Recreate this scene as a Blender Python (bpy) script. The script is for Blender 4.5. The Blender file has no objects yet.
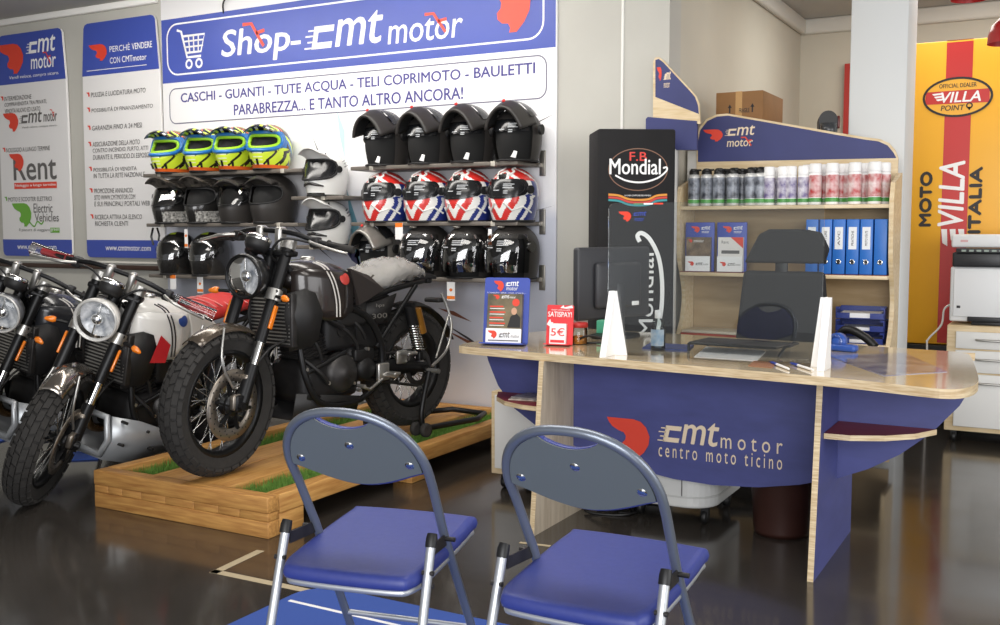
import bpy, bmesh, math, random
from mathutils import Matrix, Vector
random.seed(7)
PI = math.pi
SC = bpy.context.scene
COL = SC.collection
V = Vector

# ------------------------------------------------------------------ camera frame (used to place surveyed points on real planes)
FPX, YAW, PIT, CAMH = 1026.3, 0.504729, 0.080013, 1.26
_f = V((-math.sin(YAW) * math.cos(PIT), math.cos(YAW) * math.cos(PIT), -math.sin(PIT)))
_x = V((math.cos(YAW), math.sin(YAW), 0)); _u = _x.cross(_f)
def _ray(px, py): return _x * ((px - 500) / FPX) + _u * ((312.5 - py) / FPX) + _f
def atZ(px, py, z): d = _ray(px, py); return V((0, 0, CAMH)) + d * ((z - CAMH) / d.z)
def atY(px, py, y): d = _ray(px, py); return V((0, 0, CAMH)) + d * (y / d.y)

# ------------------------------------------------------------------ materials
_mats = {}
def hexc(h):
    h = h.lstrip('#'); c = [int(h[i:i + 2], 16) / 255 for i in (0, 2, 4)]
    return tuple(((v + 0.055) / 1.055) ** 2.4 if v > 0.04045 else v / 12.92 for v in c)
def mat(name, col, rough=0.5, metal=0.0, var=0.0, scale=20.0, bump=0.0, coat=0.0, trans=0.0, alpha=1.0, emit=0.0, stretch=None, col2=None, spec=None, ior=None):
    if name in _mats: return _mats[name]
    if isinstance(col, str): col = hexc(col)
    if isinstance(col2, str): col2 = hexc(col2)
    m = bpy.data.materials.new(name); m.use_nodes = True
    nt = m.node_tree; b = nt.nodes['Principled BSDF']
    b.inputs['Base Color'].default_value = (*col, 1)
    b.inputs['Roughness'].default_value = rough
    b.inputs['Metallic'].default_value = metal
    if coat: b.inputs['Coat Weight'].default_value = coat; b.inputs['Coat Roughness'].default_value = 0.08
    if trans: b.inputs['Transmission Weight'].default_value = trans
    if ior: b.inputs['IOR'].default_value = ior
    if alpha < 1: b.inputs['Alpha'].default_value = alpha
    if spec is not None: b.inputs['Specular IOR Level'].default_value = spec
    if emit: b.inputs['Emission Color'].default_value = (*col, 1); b.inputs['Emission Strength'].default_value = emit
    if var or bump or col2:
        tc = nt.nodes.new('ShaderNodeTexCoord'); n = nt.nodes.new('ShaderNodeTexNoise')
        n.inputs['Scale'].default_value = scale; n.inputs['Detail'].default_value = 5
        if stretch:
            mp = nt.nodes.new('ShaderNodeMapping'); mp.inputs['Scale'].default_value = stretch
            nt.links.new(tc.outputs['Object'], mp.inputs['Vector']); nt.links.new(mp.outputs['Vector'], n.inputs['Vector'])
        else: nt.links.new(tc.outputs['Object'], n.inputs['Vector'])
        if var or col2:
            r = nt.nodes.new('ShaderNodeValToRGB')
            a = col2 if col2 else tuple(max(0, c * (1 - var)) for c in col)
            z = col if col2 else tuple(min(1, c * (1 + var)) for c in col)
            r.color_ramp.elements[0].position = 0.32; r.color_ramp.elements[1].position = 0.68
            r.color_ramp.elements[0].color = (*a, 1); r.color_ramp.elements[1].color = (*z, 1)
            nt.links.new(n.outputs['Fac'], r.inputs['Fac']); nt.links.new(r.outputs['Color'], b.inputs['Base Color'])
        if bump:
            bp = nt.nodes.new('ShaderNodeBump'); bp.inputs['Strength'].default_value = bump; bp.inputs['Distance'].default_value = 0.01
            nt.links.new(n.outputs['Fac'], bp.inputs['Height']); nt.links.new(bp.outputs['Normal'], b.inputs['Normal'])
    _mats[name] = m
    return m
def glassy(name, tint=(0.95, 0.97, 0.97), rough=0.0, refl=1.0):
    """thin clear sheet: fresnel-weighted gloss over plain transparency"""
    if name in _mats: return _mats[name]
    m = bpy.data.materials.new(name); m.use_nodes = True; nt = m.node_tree
    for n in list(nt.nodes): nt.nodes.remove(n)
    o = nt.nodes.new('ShaderNodeOutputMaterial'); mx = nt.nodes.new('ShaderNodeMixShader')
    t = nt.nodes.new('ShaderNodeBsdfTransparent'); g = nt.nodes.new('ShaderNodeBsdfGlossy'); fr = nt.nodes.new('ShaderNodeFresnel')
    t.inputs['Color'].default_value = (*tint, 1); g.inputs['Roughness'].default_value = rough
    fr.inputs['IOR'].default_value = 1.5
    ml = nt.nodes.new('ShaderNodeMath'); ml.operation = 'MULTIPLY'; ml.inputs[1].default_value = refl; ml.use_clamp = True
    nt.links.new(fr.outputs['Fac'], ml.inputs[0]); nt.links.new(ml.outputs[0], mx.inputs['Fac'])
    nt.links.new(t.outputs[0], mx.inputs[1]); nt.links.new(g.outputs[0], mx.inputs[2]); nt.links.new(mx.outputs[0], o.inputs['Surface'])
    _mats[name] = m
    return m

# ------------------------------------------------------------------ geometry collector
def basis(o, z, x=None):
    z = V(z).normalized()
    if x is None: x = V((1, 0, 0)) if abs(z.x) < 0.9 else V((0, 1, 0))
    x = V(x); x = (x - z * x.dot(z)).normalized(); y = z.cross(x)
    return Matrix(((x.x, y.x, z.x, o[0]), (x.y, y.y, z.y, o[1]), (x.z, y.z, z.z, o[2]), (0, 0, 0, 1)))
class MB:
    def __init__(s, T=None): s.v = []; s.f = []; s.m = []; s.sm = []; s.T = T or Matrix(); s.units = []
    def add(s, vs, fs, m=0, sm=False, M=None):
        b = len(s.v); X = s.T @ M if M is not None else s.T
        s.v += [tuple(X @ V(p)) for p in vs]; s.f += [tuple(b + i for i in f) for f in fs]
        s.m += ([m] * len(fs)) if isinstance(m, int) else list(m); s.sm += [sm] * len(fs); return s
    def box(s, lo, hi, m=0, M=None):
        x0, y0, z0 = lo; x1, y1, z1 = hi
        return s.add([(x0, y0, z0), (x1, y0, z0), (x1, y1, z0), (x0, y1, z0), (x0, y0, z1), (x1, y0, z1), (x1, y1, z1), (x0, y1, z1)],
                     [(0, 3, 2, 1), (4, 5, 6, 7), (0, 1, 5, 4), (1, 2, 6, 5), (2, 3, 7, 6), (3, 0, 4, 7)], m, False, M)
    def rbox(s, lo, hi, r=0.01, m=0, M=None, seg=2, sm=True):
        bm = bmesh.new(); bmesh.ops.create_cube(bm, size=1)
        for v in bm.verts: v.co = V([(lo[i] + hi[i]) / 2 + v.co[i] * (hi[i] - lo[i]) for i in range(3)])
        bmesh.ops.bevel(bm, geom=bm.edges[:], offset=r, segments=seg, profile=0.5, affect='EDGES')
        return s.bm(bm, m, sm, M)
    def bm(s, bm, m=0, sm=False, M=None):
        bm.verts.index_update()
        s.add([v.co[:] for v in bm.verts], [[v.index for v in f.verts] for f in bm.faces], m, sm, M); bm.free(); return s
    def prism(s, pts, h0, h1, M=None, m=0, sm=False, side=None, top=None):
        """2-D outline (local xy, ccw) extruded from h0 to h1 along local z"""
        n = len(pts); vs = [(p[0], p[1], h0) for p in pts] + [(p[0], p[1], h1) for p in pts]
        fs = [tuple(range(n - 1, -1, -1)), tuple(range(n, 2 * n))] + [(i, (i + 1) % n, n + (i + 1) % n, n + i) for i in range(n)]
        sd = m if side is None else side
        return s.add(vs, fs, [m, m if top is None else top] + [sd] * n, sm, M)
    def tube(s, pts, r, n=8, closed=False, m=0, cap=True):
        pts = [V(p) for p in pts]; k = len(pts); rs = r if isinstance(r, (list, tuple)) else [r] * k
        vs = []; prev = None
        for i, p in enumerate(pts):
            a = pts[(i - 1) % k] if (closed or i > 0) else p; b = pts[(i + 1) % k] if (closed or i < k - 1) else p
            t = (b - a).normalized() if (b - a).length > 1e-9 else V((0, 0, 1))
            if prev is None:
                x = V((0, 0, 1)) if abs(t.z) < 0.9 else V((1, 0, 0)); x = (x - t * x.dot(t)).normalized()
            else:
                x = prev - t * prev.dot(t); x = x.normalized() if x.length > 1e-6 else t.orthogonal().normalized()
            prev = x; y = t.cross(x)
            vs += [p + (x * math.cos(2 * PI * j / n) + y * math.sin(2 * PI * j / n)) * rs[i] for j in range(n)]
        fs = []
        for i in range(k if closed else k - 1):
            i2 = (i + 1) % k
            fs += [(i * n + j, i * n + (j + 1) % n, i2 * n + (j + 1) % n, i2 * n + j) for j in range(n)]
        s.add(vs, fs, m, True)
        if cap and not closed: s.add(vs[:n], [tuple(range(n - 1, -1, -1))], m); s.add(vs[-n:], [tuple(range(n))], m)
        return s
    def lathe(s, prof, n=24, M=None, m=0, sm=True, a0=0.0, a1=2 * PI):
        """profile of (r, z) turned about local z"""
        full = abs(a1 - a0 - 2 * PI) < 1e-6; k = n if full else n + 1; vs = []
        for (r, z) in prof: vs += [(r * math.cos(a0 + (a1 - a0) * j / n), r * math.sin(a0 + (a1 - a0) * j / n), z) for j in range(k)]
        fs = []; ms = []
        for i in range(len(prof) - 1):
            for j in range(n):
                j2 = (j + 1) % k if full else j + 1
                fs.append((i * k + j, i * k + j2, (i + 1) * k + j2, (i + 1) * k + j)); ms.append(m if isinstance(m, int) else m[i])
        return s.add(vs, fs, ms, sm, M)
    def cyl(s, p0, p1, r, n=16, m=0, r1=None):
        p0 = V(p0); p1 = V(p1); h = (p1 - p0).length; r1 = r if r1 is None else r1
        M = basis(p0, p1 - p0); vs = []
        for rr, z in ((r, 0), (r1, h)): vs += [(rr * math.cos(2 * PI * j / n), rr * math.sin(2 * PI * j / n), z) for j in range(n)]
        s.add(vs, [(j, (j + 1) % n, n + (j + 1) % n, n + j) for j in range(n)], m, True, M)
        return s.add(vs, [tuple(range(n - 1, -1, -1)), tuple(range(n, 2 * n))], m, False, M)
    def ell(s, c, r, m=0, nu=20, nv=12, M=None):
        vs = []; fs = []
        for i in range(nv + 1):
            e = -PI / 2 + PI * i / nv
            vs += [(c[0] + r[0] * math.cos(e) * math.cos(2 * PI * j / nu), c[1] + r[1] * math.cos(e) * math.sin(2 * PI * j / nu), c[2] + r[2] * math.sin(e)) for j in range(nu)]
        for i in range(nv): fs += [(i * nu + j, i * nu + (j + 1) % nu, (i + 1) * nu + (j + 1) % nu, (i + 1) * nu + j) for j in range(nu)]
        return s.add(vs, fs, m, True, M)
    def loft(s, rings, m=0, closed_ring=True, cap=True, sm=True, M=None):
        n = len(rings[0]); vs = [p for r in rings for p in r]; fs = []
        for i in range(len(rings) - 1):
            for j in range(n if closed_ring else n - 1):
                fs.append((i * n + j, i * n + (j + 1) % n, (i + 1) * n + (j + 1) % n, (i + 1) * n + j))
        s.add(vs, fs, m, sm, M)
        if cap and closed_ring:
            s.add(rings[0], [tuple(range(n - 1, -1, -1))], m, False, M); s.add(rings[-1], [tuple(range(n))], m, False, M)
        return s
    def bar(s, a, b, w, h, m=0):
        """rectangular bar from a to b, w across and h along up"""
        a = V(a); b = V(b); L = (b - a).length; up = V((0, 0, 1)) if abs((b - a).normalized().z) < 0.95 else V((1, 0, 0))
        return s.box((-h / 2, -w / 2, 0), (h / 2, w / 2, L), m, basis(a, b - a, up))
    # flat print on the local plane: a to the right, b up, lifted by l towards local -y
    def poly(s, pts, l=0.0, m=0):
        A = sum(pts[i][0] * pts[(i + 1) % len(pts)][1] - pts[(i + 1) % len(pts)][0] * pts[i][1] for i in range(len(pts)))
        if A < 0: pts = pts[::-1]
        return s.add([(p[0], -l, p[1]) for p in pts], [tuple(range(len(pts)))], m)
    def rect(s, x0, y0, x1, y1, l=0.0, m=0): return s.poly([(x0, y0), (x1, y0), (x1, y1), (x0, y1)], l, m)
    def stroke(s, pts, w, l=0.0, m=0, closed=False):
        k = len(pts); L = []; R = []
        for i in range(k):
            a = V((*pts[(i - 1) % k], 0)) if (closed or i) else V((*pts[i], 0)); b = V((*pts[(i + 1) % k], 0)) if (closed or i < k - 1) else V((*pts[i], 0))
            t = (b - a).normalized(); nn = V((-t.y, t.x, 0)) * w / 2; p = V((*pts[i], 0))
            L.append((p.x + nn.x, -l, p.y + nn.y)); R.append((p.x - nn.x, -l, p.y - nn.y))
        vs = L + R
        return s.add(vs, [(k + i, k + (i + 1) % k, (i + 1) % k, i) for i in range(k if closed else k - 1)], m)
    def ring(s, cx, cy, rx, ry, w, l=0.0, m=0, n=40):
        return s.stroke([(cx + rx * math.cos(2 * PI * i / n), cy + ry * math.sin(2 * PI * i / n)) for i in range(n)], w, l, m, True)
    def disc(s, cx, cy, rx, ry, l=0.0, m=0, n=32):
        return s.poly([(cx + rx * math.cos(2 * PI * i / n), cy + ry * math.sin(2 * PI * i / n)) for i in range(n)], l, m)
    def text(s, body, x0, y0, x1, y1, l=0.0, m=0, bold=0.0, shear=0.0, rot=0, spacing=1.0):
        """lettering whose ink fills the box x0..x1, y0..y1; rot=90 reads upwards"""
        s.unit(); vs, fs = glyphs(body, spacing, shear)
        ax = min(p[0] for p in vs); bx = max(p[0] for p in vs); ay = min(p[1] for p in vs); by = max(p[1] for p in vs)
        out = []
        for p in vs:
            u = (p[0] - ax) / (bx - ax); w = (p[1] - ay) / (by - ay)
            if rot == 90: u, w = 1 - w, u
            out.append((x0 + u * (x1 - x0), -l, y0 + w * (y1 - y0)))
        if bold:
            d = bold * .55 * abs(y1 - y0 if rot == 0 else x1 - x0)
            for k, (dx, dz) in enumerate(((d, 0), (-d, 0), (0, d * .7), (0, -d * .7))): s.add([(p[0] + dx, p[1] - .00004 * (k + 1), p[2] + dz) for p in out], fs, m)
        return s.add(out, fs, m)
    def unit(s): s.units.append(len(s.f))
    def build_units(s, name, mats, parent):
        """one part for each line of lettering or each mark"""
        cuts = sorted(set([0] + s.units + [len(s.f)]))
        for a, b in zip(cuts, cuts[1:]):
            k = MB(); mp = {}
            for f, m, sm in zip(s.f[a:b], s.m[a:b], s.sm[a:b]):
                for i in f:
                    if i not in mp: mp[i] = len(k.v); k.v.append(s.v[i])
                k.f.append(tuple(mp[i] for i in f)); k.m.append(m); k.sm.append(sm)
            if k.f: k.build(name, mats, parent)
    def build(s, name, mats, parent=None, bevel=0.0, seg=2, auto=None, sub=0):
        me = bpy.data.meshes.new(name); me.from_pydata(s.v, [], s.f)
        for mm in (mats if isinstance(mats, (list, tuple)) else [mats]): me.materials.append(mm)
        for p, mi, sm in zip(me.polygons, s.m, s.sm): p.material_index = mi; p.use_smooth = sm
        me.update()
        o = bpy.data.objects.new(name, me); COL.objects.link(o)
        if bevel:
            b = o.modifiers.new('edge', 'BEVEL'); b.width = bevel; b.segments = seg; b.limit_method = 'ANGLE'; b.angle_limit = 0.6; b.harden_normals = False
        if sub:
            q = o.modifiers.new('smooth', 'SUBSURF'); q.levels = sub; q.render_levels = sub
        if parent is not None: o.parent = parent
        return o
_glyph = {}
def glyphs(body, spacing, shear):
    k = (body, spacing, shear)
    if k not in _glyph:
        cu = bpy.data.curves.new('lettering', 'FONT'); cu.body = body; cu.space_character = spacing; cu.shear = shear; cu.resolution_u = 3
        ob = bpy.data.objects.new('lettering', cu); COL.objects.link(ob)
        ev = ob.evaluated_get(bpy.context.evaluated_depsgraph_get()); me = ev.to_mesh()
        _glyph[k] = ([v.co[:] for v in me.vertices], [tuple(p.vertices) for p in me.polygons])
        ev.to_mesh_clear(); bpy.data.objects.remove(ob); bpy.data.curves.remove(cu)
    return _glyph[k]
def tag(o, label, cat, group=None):
    o['label'] = label; o['category'] = cat
    if group: o['group'] = group
    return o
def thing(name, label, cat, loc=(0, 0, 0), rz=0.0, group=None, rx=0.0):
    o = bpy.data.objects.new(name, None); COL.objects.link(o); o.empty_display_size = 0.1
    o.location = loc; o.rotation_euler = (rx, 0, rz)
    return tag(o, label, cat, group)
def struct(o): o['kind'] = 'structure'; return o
def copy_tree(o, parent=None):
    c = o.copy(); COL.objects.link(c)
    if parent is not None: c.parent = parent
    for ch in KIDS.get(o.name, ()): copy_tree(ch, c)
    return c
KIDS = {}
def index_kids():
    KIDS.clear()
    for o in bpy.data.objects:
        if o.parent: KIDS.setdefault(o.parent.name, []).append(o)
def rrect(x0, y0, x1, y1, r, n=6, rs=None):
    rs = rs or (r, r, r, r); out = []
    for (cx, cy, a0, rr) in ((x1, y1, 0, rs[2]), (x0, y1, 90, rs[3]), (x0, y0, 180, rs[0]), (x1, y0, 270, rs[1])):
        sx = -1 if cx == x1 else 1; sy = -1 if cy == y1 else 1
        for i in range(n + 1):
            a = math.radians(a0 + 90 * i / n); out.append((cx + sx * rr + rr * math.cos(a), cy + sy * rr + rr * math.sin(a)))
    return out
def smooth2(pts, n=6, closed=True):
    """Catmull-Rom through 2-D or 3-D points"""
    P = [V(p) if len(p) == 3 else V((*p, 0)) for p in pts]; k = len(P); out = []; d = len(pts[0])
    for i in range(k if closed else k - 1):
        p0, p1, p2, p3 = (P[(i - 1) % k] if closed or i else P[i]), P[i], P[(i + 1) % k], (P[(i + 2) % k] if closed or i < k - 2 else P[(i + 1) % k])
        for j in range(n):
            t = j / n
            q = 0.5 * ((2 * p1) + (p2 - p0) * t + (2 * p0 - 5 * p1 + 4 * p2 - p3) * t * t + (3 * p1 - p0 - 3 * p2 + p3) * t ** 3)
            out.append(tuple(q)[:d])
    if not closed: out.append(tuple(P[-1])[:d])
    return out
def arc(cx, cy, r, a0, a1, n=10): return [(cx + r * math.cos(math.radians(a0 + (a1 - a0) * i / n)), cy + r * math.sin(math.radians(a0 + (a1 - a0) * i / n))) for i in range(n + 1)]

# ------------------------------------------------------------------ the dealer's mark: red winged head + lettering
HEAD = [(0, 1.0), (.62, 1.0), (.79, .95), (.92, .81), (1.0, .58), (.98, .36), (.88, .16), (.74, .0), (.60, .0), (.62, .08), (.58, .16), (.47, .17), (.38, .25), (.37, .36), (.44, .44), (.45, .54), (.40, .63), (.27, .68), (.13, .77), (.05, .88)]
def mark(mb, x0, y0, x1, y1, l, m=0): mb.unit(); mb.poly([(x0 + p[0] * (x1 - x0), y0 + p[1] * (y1 - y0)) for p in HEAD], l, m)
def cmt(mb, x0, y0, x1, y1, l, m=0, lines=True):
    """'cmt' in slanted bold letters, the c trailing speed lines"""
    w = x1 - x0; h = y1 - y0
    mb.text('mt', x0 + w * .36, y0, x1, y1, l, m, 0.035, 0.2)
    hx = h * .72; t = h * .2; sk = 0.2
    def q(a, b, c, d): mb.poly([(a + sk * b, y0 + b), (c + sk * b, y0 + b), (c + sk * d, y0 + d), (a + sk * d, y0 + d)], l, m)
    xl = x0 + w * .02; xr = x0 + w * .30
    q(xl, 0, xr, t); q(xl, hx - t, xr, hx); q(xl, t, xl + t, hx - t)
    if lines:
        for k, (b, e) in enumerate(((.02, .10), (.24, .07), (.46, .11), (.66, .08))): q(xl - w * e, hx * b * 1.2, xl + t * .3, hx * b * 1.2 + h * .05)
def scooter(mb, x0, y0, x1, y1, l, m=0):
    w = x1 - x0; h = y1 - y0; t = max(w, h) * .12
    mb.stroke([(x0, y1), (x0 + w * .4, y1), (x1 * .95 + x0 * .05, y0)], t, l, m)
    mb.stroke([(x0 + w * .62, y0 + h * .58), (x1, y0 + h * .66)], t, l, m)
RED = mat('dealer_red', '#e0442f', .5); WHT = mat('print_white', '#f4f3f2', .5); NAVY = mat('lettering_navy', '#4b4488', .5)
GRY = mat('lettering_grey', '#63605f', .5); INK = mat('print_black', '#1c1a1b', .5); BLU = mat('dealer_blue', '#3d50a8', .45)
# ================================================================== THE ROOM
WY = 5.5           # face of the helmet wall
CZ = 2.965         # ceiling
WX = -1.974        # wall running back from the end of the helmet wall
BY = 8.65          # back wall
wallm = mat('wall_paint', '#c9c6bd', .75, var=.04, scale=3)
greyw = mat('wall_grey', '#bdbbb3', .75, var=.03, scale=3)
beige = mat('wall_beige', '#c6c0b1', .8, var=.03, scale=2)
floorm = mat('resin_floor', '#3b3733', .17, var=.25, scale=1.3, coat=.3)
nt = floorm.node_tree
n2 = nt.nodes.new('ShaderNodeTexNoise'); n2.inputs['Scale'].default_value = 5; n2.inputs['Detail'].default_value = 8
r2 = nt.nodes.new('ShaderNodeMapRange'); r2.inputs['To Min'].default_value = .09; r2.inputs['To Max'].default_value = .24
tc2 = nt.nodes.new('ShaderNodeTexCoord'); nt.links.new(tc2.outputs['Object'], n2.inputs['Vector'])
nt.links.new(n2.outputs['Fac'], r2.inputs['Value']); nt.links.new(r2.outputs[0], nt.nodes['Principled BSDF'].inputs['Roughness'])
struct(MB().box((-9, -5, -.1), (4.5, BY + .12, 0)).build('floor', floorm))
ceilm = mat('ceiling_paint', '#b9b7b2', .85)
struct(MB().box((-9, -1.5, CZ), (4.5, BY + .12, CZ + .1)).build('ceiling', ceilm))
struct(MB().box((-9, WY + .01, 0), (WX, WY + .2, CZ)).build('wall_left', greyw))
struct(MB().box((WX - .2, WY + .2, 0), (WX, BY, CZ)).build('wall_side', beige))
struct(MB().box((WX - .2, BY, 0), (4.5, BY + .12, CZ)).build('wall_back', beige))
struct(MB().box((-9.12, -5, 0), (-9, WY + .2, CZ)).build('wall_far', wallm))
trimm = mat('white_trim', '#d9d6cd', .6)
struct(MB().rbox((WX, WY + .02, 2.84), (WX + .05, BY, CZ), .02).build('trim_1', trimm))
struct(MB().rbox((WX, BY - .05, 2.84), (4.5, BY, CZ), .02).build('trim_2', trimm))
struct(MB().box((-2.256, WY, 0), (-2.242, WY + .012, CZ)).build('trim_3', mat('joint_strip', '#e4e3de', .5)))
struct(MB().rbox((-9, WY - .02, .958), (-5.87, WY + .012, .992), .004).build('trim_4', mat('dark_wood_strip', '#3d2a22', .5, var=.2, scale=8, stretch=(1, 8, 8))))
struct(MB().rbox((-9, WY - .012, 1.005), (-5.87, WY + .012, 1.022), .003).build('trim_5', trimm))
struct(MB().rbox((-9, WY - .03, 2.915), (-5.9, WY + .012, CZ), .008).build('trim_6', mat('cornice_white', '#f2f0ec', .6)))  # added white strip: paints the bright light on the wall top below the ceiling
# pillar between bookcase and yellow panel
pil = mat('pillar_white', '#dcdedd', .7)
struct(MB().rbox((-1.098, 6.0, 0), (-.80, 6.36, CZ), .006).build('wall_pillar', pil))
# red door frame on the back wall
rf = mat('red_frame', '#b0291f', .4)
d = MB()
d.box((-1.612, BY - .06, 0), (-1.54, BY - .003, 2.58)); d.box((-.72, BY - .06, 0), (-.65, BY - .003, 2.58)); d.box((-1.54, BY - .06, 2.51), (-.72, BY - .003, 2.58))
dr = struct(d.build('door_1', rf)); struct(MB().box((-1.54, BY - .03, .01), (-.72, BY - .004, 2.51)).build('door_panel', mat('door_grey', '#8b8a86', .5), dr))

# ================================================================== WALL BANNERS AND THE SHOP BOARD
boardw = mat('board_white', '#e9e8ea', .5)
bannerw = mat('banner_white', '#e6e4e3', .5)
def P(px, py): q = atY(px, py, WY - .012); return q.x, q.z
def banner(bx, label):
    t = thing('wall_banner', label, 'banner', (bx, WY, 0), 0, 'advertising banners on the wall')
    x0 = [(-.385, 2.80), (-.40, 2.62), (-.415, 2.44), (-.422, 2.1), (-.424, 1.6), (-.424, 1.15)]
    L = [(a, b) for a, b in x0]; R = [(-a, b) for a, b in x0]
    out = R[::-1]; out = [(.385, 1.05), (.41, 1.06), (.423, 1.085)] + out + [(.37, 2.825), (.34, 2.835), (-.34, 2.835), (-.37, 2.825)] + L + [(-.423, 1.085), (-.41, 1.06), (-.385, 1.05)]
    b = MB(); b.prism(out, .0, .02, Matrix(((1, 0, 0, 0), (0, 0, -1, 0), (0, 1, 0, 0), (0, 0, 0, 1)))); b.build('board', bannerw, t, .003, 1)
    hd = MB(); hd.poly([p for p in out if p[1] >= 2.44], .0215); fb_ = MB(); fb_.poly([(-.424, 1.185), (-.423, 1.085), (-.41, 1.06), (-.385, 1.05), (.385, 1.05), (.41, 1.06), (.423, 1.085), (.424, 1.185)], .0215); hd.build('header_band', BLU, t); fb_.build('footer_band', BLU, t)
    return t
b1 = banner(-7.315, '')
b1['label'] = 'white and blue wall banner advertising rent and electric vehicles'
w = MB(); r = MB(); g = MB(); gr = MB(); L = .0235
cmt(w, -.02, 2.665, .31, 2.79, L, lines=True); w.text('motor', .01, 2.54, .31, 2.635, L, 0, .02, .1); w.text('Vendi veloce, compra sicuro.', -.26, 2.472, .34, 2.505, L, 0, .0, .15)
mark(r, -.40, 2.52, -.08, 2.76, L); scooter(r, .16, 2.57, .25, 2.66, L + .001)
bul = lambda mb, x, y: mb.poly([(x, y), (x + .035, y), (x + .04, y - .03), (x + .025, y - .035), (x + .022, y - .015)], L)
BZ = lambda px, py: atY(px, py, WY - .02).z
for (y, rows) in ((BZ(45, 93), ('INTERMEDIAZIONE', 'COMPRAVENDITA TRA PRIVATI,', 'VENDITA NUOVO ED USATO')), (BZ(45, 146), ('NOLEGGIO A LUNGO TERMINE',)), (BZ(45, 196.5), ('MOTO E SCOOTER ELETTRICI',))):
    (r if y > 1.6 else gr).unit(); bul(r if y > 1.6 else gr, -.385, y + .005)
    for i, s in enumerate(rows): g.text(s, -.335, y - .035 - i * .05, -.335 + .021 * len(s) * (1.07 if i == 0 else .95), y - i * .05, L, 0, .008, .1)
mark(r, -.36, 2.06, -.17, 2.21, L); cmt(g, -.14, 2.12, .12, 2.21, L); g.text('motor', .14, 2.12, .30, 2.19, L, 0, .02, .1); g.text('Vendi veloce, compra sicuro.', -.13, 2.075, .30, 2.095, L)
scooter(r, .22, 2.15, .27, 2.21, L + .001)
g.text('Rent', -.25, 1.665, .27, 1.86, L, 0, .03); mark(r, -.30, 1.74, -.12, 1.88, L + .002)
r.rect(-.25, 1.595, .27, 1.645, L); w.text('Noleggio a lungo termine', -.24, 1.607, .26, 1.634, L + .001, 0, .02)
mark(gr, -.29, 1.29, -.05, 1.48, L); gr.stroke(smooth2([(-.08, 1.33), (-.02, 1.29), (.02, 1.33), (.07, 1.31), (.10, 1.34)], 5, False), .012, L)
g.text('Electric', -.02, 1.40, .21, 1.475, L, 0, .005); g.text('Vehicles', -.01, 1.33, .28, 1.395, L, 0, .005); g.text('Il piacere di viaggiare', -.21, 1.245, .17, 1.275, L); gr.rect(.175, 1.24, .285, 1.28, L); w.text('green', .18, 1.248, .28, 1.274, L + .001)
w.text('www.cmtmotor.com', -.24, 1.105, .24, 1.14, L, 0, .02)
w.build_units('white_lettering', WHT, b1); r.build_units('red_logo', RED, b1); g.build_units('grey_lettering', GRY, b1); gr.build_units('green_logo', mat('eco_green', '#6cab3c', .5), b1)

b2 = banner(-6.295, 'white and blue wall banner headed PERCHE VENDERE beside the shop board')
w = MB(); r = MB(); g = MB()
mark(r, -.33, 2.545, -.13, 2.67, L); w.text('PERCHÈ', -.10, 2.60, .12, 2.655, L, 0, .0); w.text('VENDERE', .14, 2.60, .35, 2.645, L, 0, .03); w.text('CON', -.10, 2.515, .01, 2.56, L, 0, .0); w.text('CMTmotor', .03, 2.515, .29, 2.56, L, 0, .03)
w.stroke([(-.36, 2.478), (.29, 2.478)], .005, L)
for y, rows in ((BZ(120, 90), ('PULIZIA E LUCIDATURA MOTO',)), (BZ(120, 105.5), ('POSSIBILITÀ DI FINANZIAMENTO',)), (BZ(120, 124), ('GARANZIA FINO A 24 MESI',)), (BZ(120, 140.5), ('ASSICURAZIONE DELLA MOTO', 'CONTRO INCENDIO, FURTO, ATTI', 'DURANTE IL PERIODO DI ESPOSIZIONE')), (BZ(120, 166), ('POSSIBILITÀ DI VENDITA', 'IN TUTTA LA RETE NAZIONALE')), (BZ(120, 188), ('PROMOZIONE ANNUNCIO:', 'SITO WWW.CMTMOTOR.COM', 'E SUI PRINCIPALI PORTALI WEB')), (BZ(120, 214.5), ('RICERCA ATTIVA DA ELENCO', 'RICHIESTA CLIENTI'))):
    r.unit(); bul(r, -.375, y + .004)
    for i, s in enumerate(rows): g.text(s, -.32, y - .036 - i * .05, -.32 + .0215 * len(s) * (1.1 if len(rows) == 1 else 1), y - i * .05, L, 0, .008, .1)
w.text('www.cmtmotor.com', -.21, 1.105, .28, 1.14, L, 0, .02)
w.build_units('white_lettering', WHT, b2); r.build_units('red_logo', RED, b2); g.build_units('grey_lettering', GRY, b2)

# the big board behind the helmet shelves
bg = mat('shop_board_print', '#f1f0f2', .45)
nt = bg.node_tree; bs = nt.nodes['Principled BSDF']; tc = nt.nodes.new('ShaderNodeTexCoord'); sx = nt.nodes.new('ShaderNodeSeparateXYZ'); nz = nt.nodes.new('ShaderNodeTexNoise')
nz.inputs['Scale'].default_value = 1.4; nz.inputs['Detail'].default_value = 4
ad = nt.nodes.new('ShaderNodeMath'); ad.operation = 'MULTIPLY_ADD'; ad.inputs[1].default_value = .5
rp = nt.nodes.new('ShaderNodeValToRGB'); e = rp.color_ramp.elements
e[0].position = .9; e[0].color = (*hexc('#c9ccd8'), 1); e[1].position = 1.0; e[1].color = (*hexc('#f2f1f2'), 1)
q = e.new(.45); q.color = (*hexc('#dcdce2'), 1); q = e.new(.58); q.color = (*hexc('#c4c8d6'), 1)
dv = nt.nodes.new('ShaderNodeMath'); dv.operation = 'MULTIPLY'; dv.inputs[1].default_value = .5
nt.links.new(tc.outputs['Object'], sx.inputs[0]); nt.links.new(tc.outputs['Object'], nz.inputs['Vector'])
nt.links.new(nz.outputs['Fac'], ad.inputs[0]); nt.links.new(sx.outputs['Z'], dv.inputs[0]); nt.links.new(dv.outputs[0], ad.inputs[2])
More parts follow.
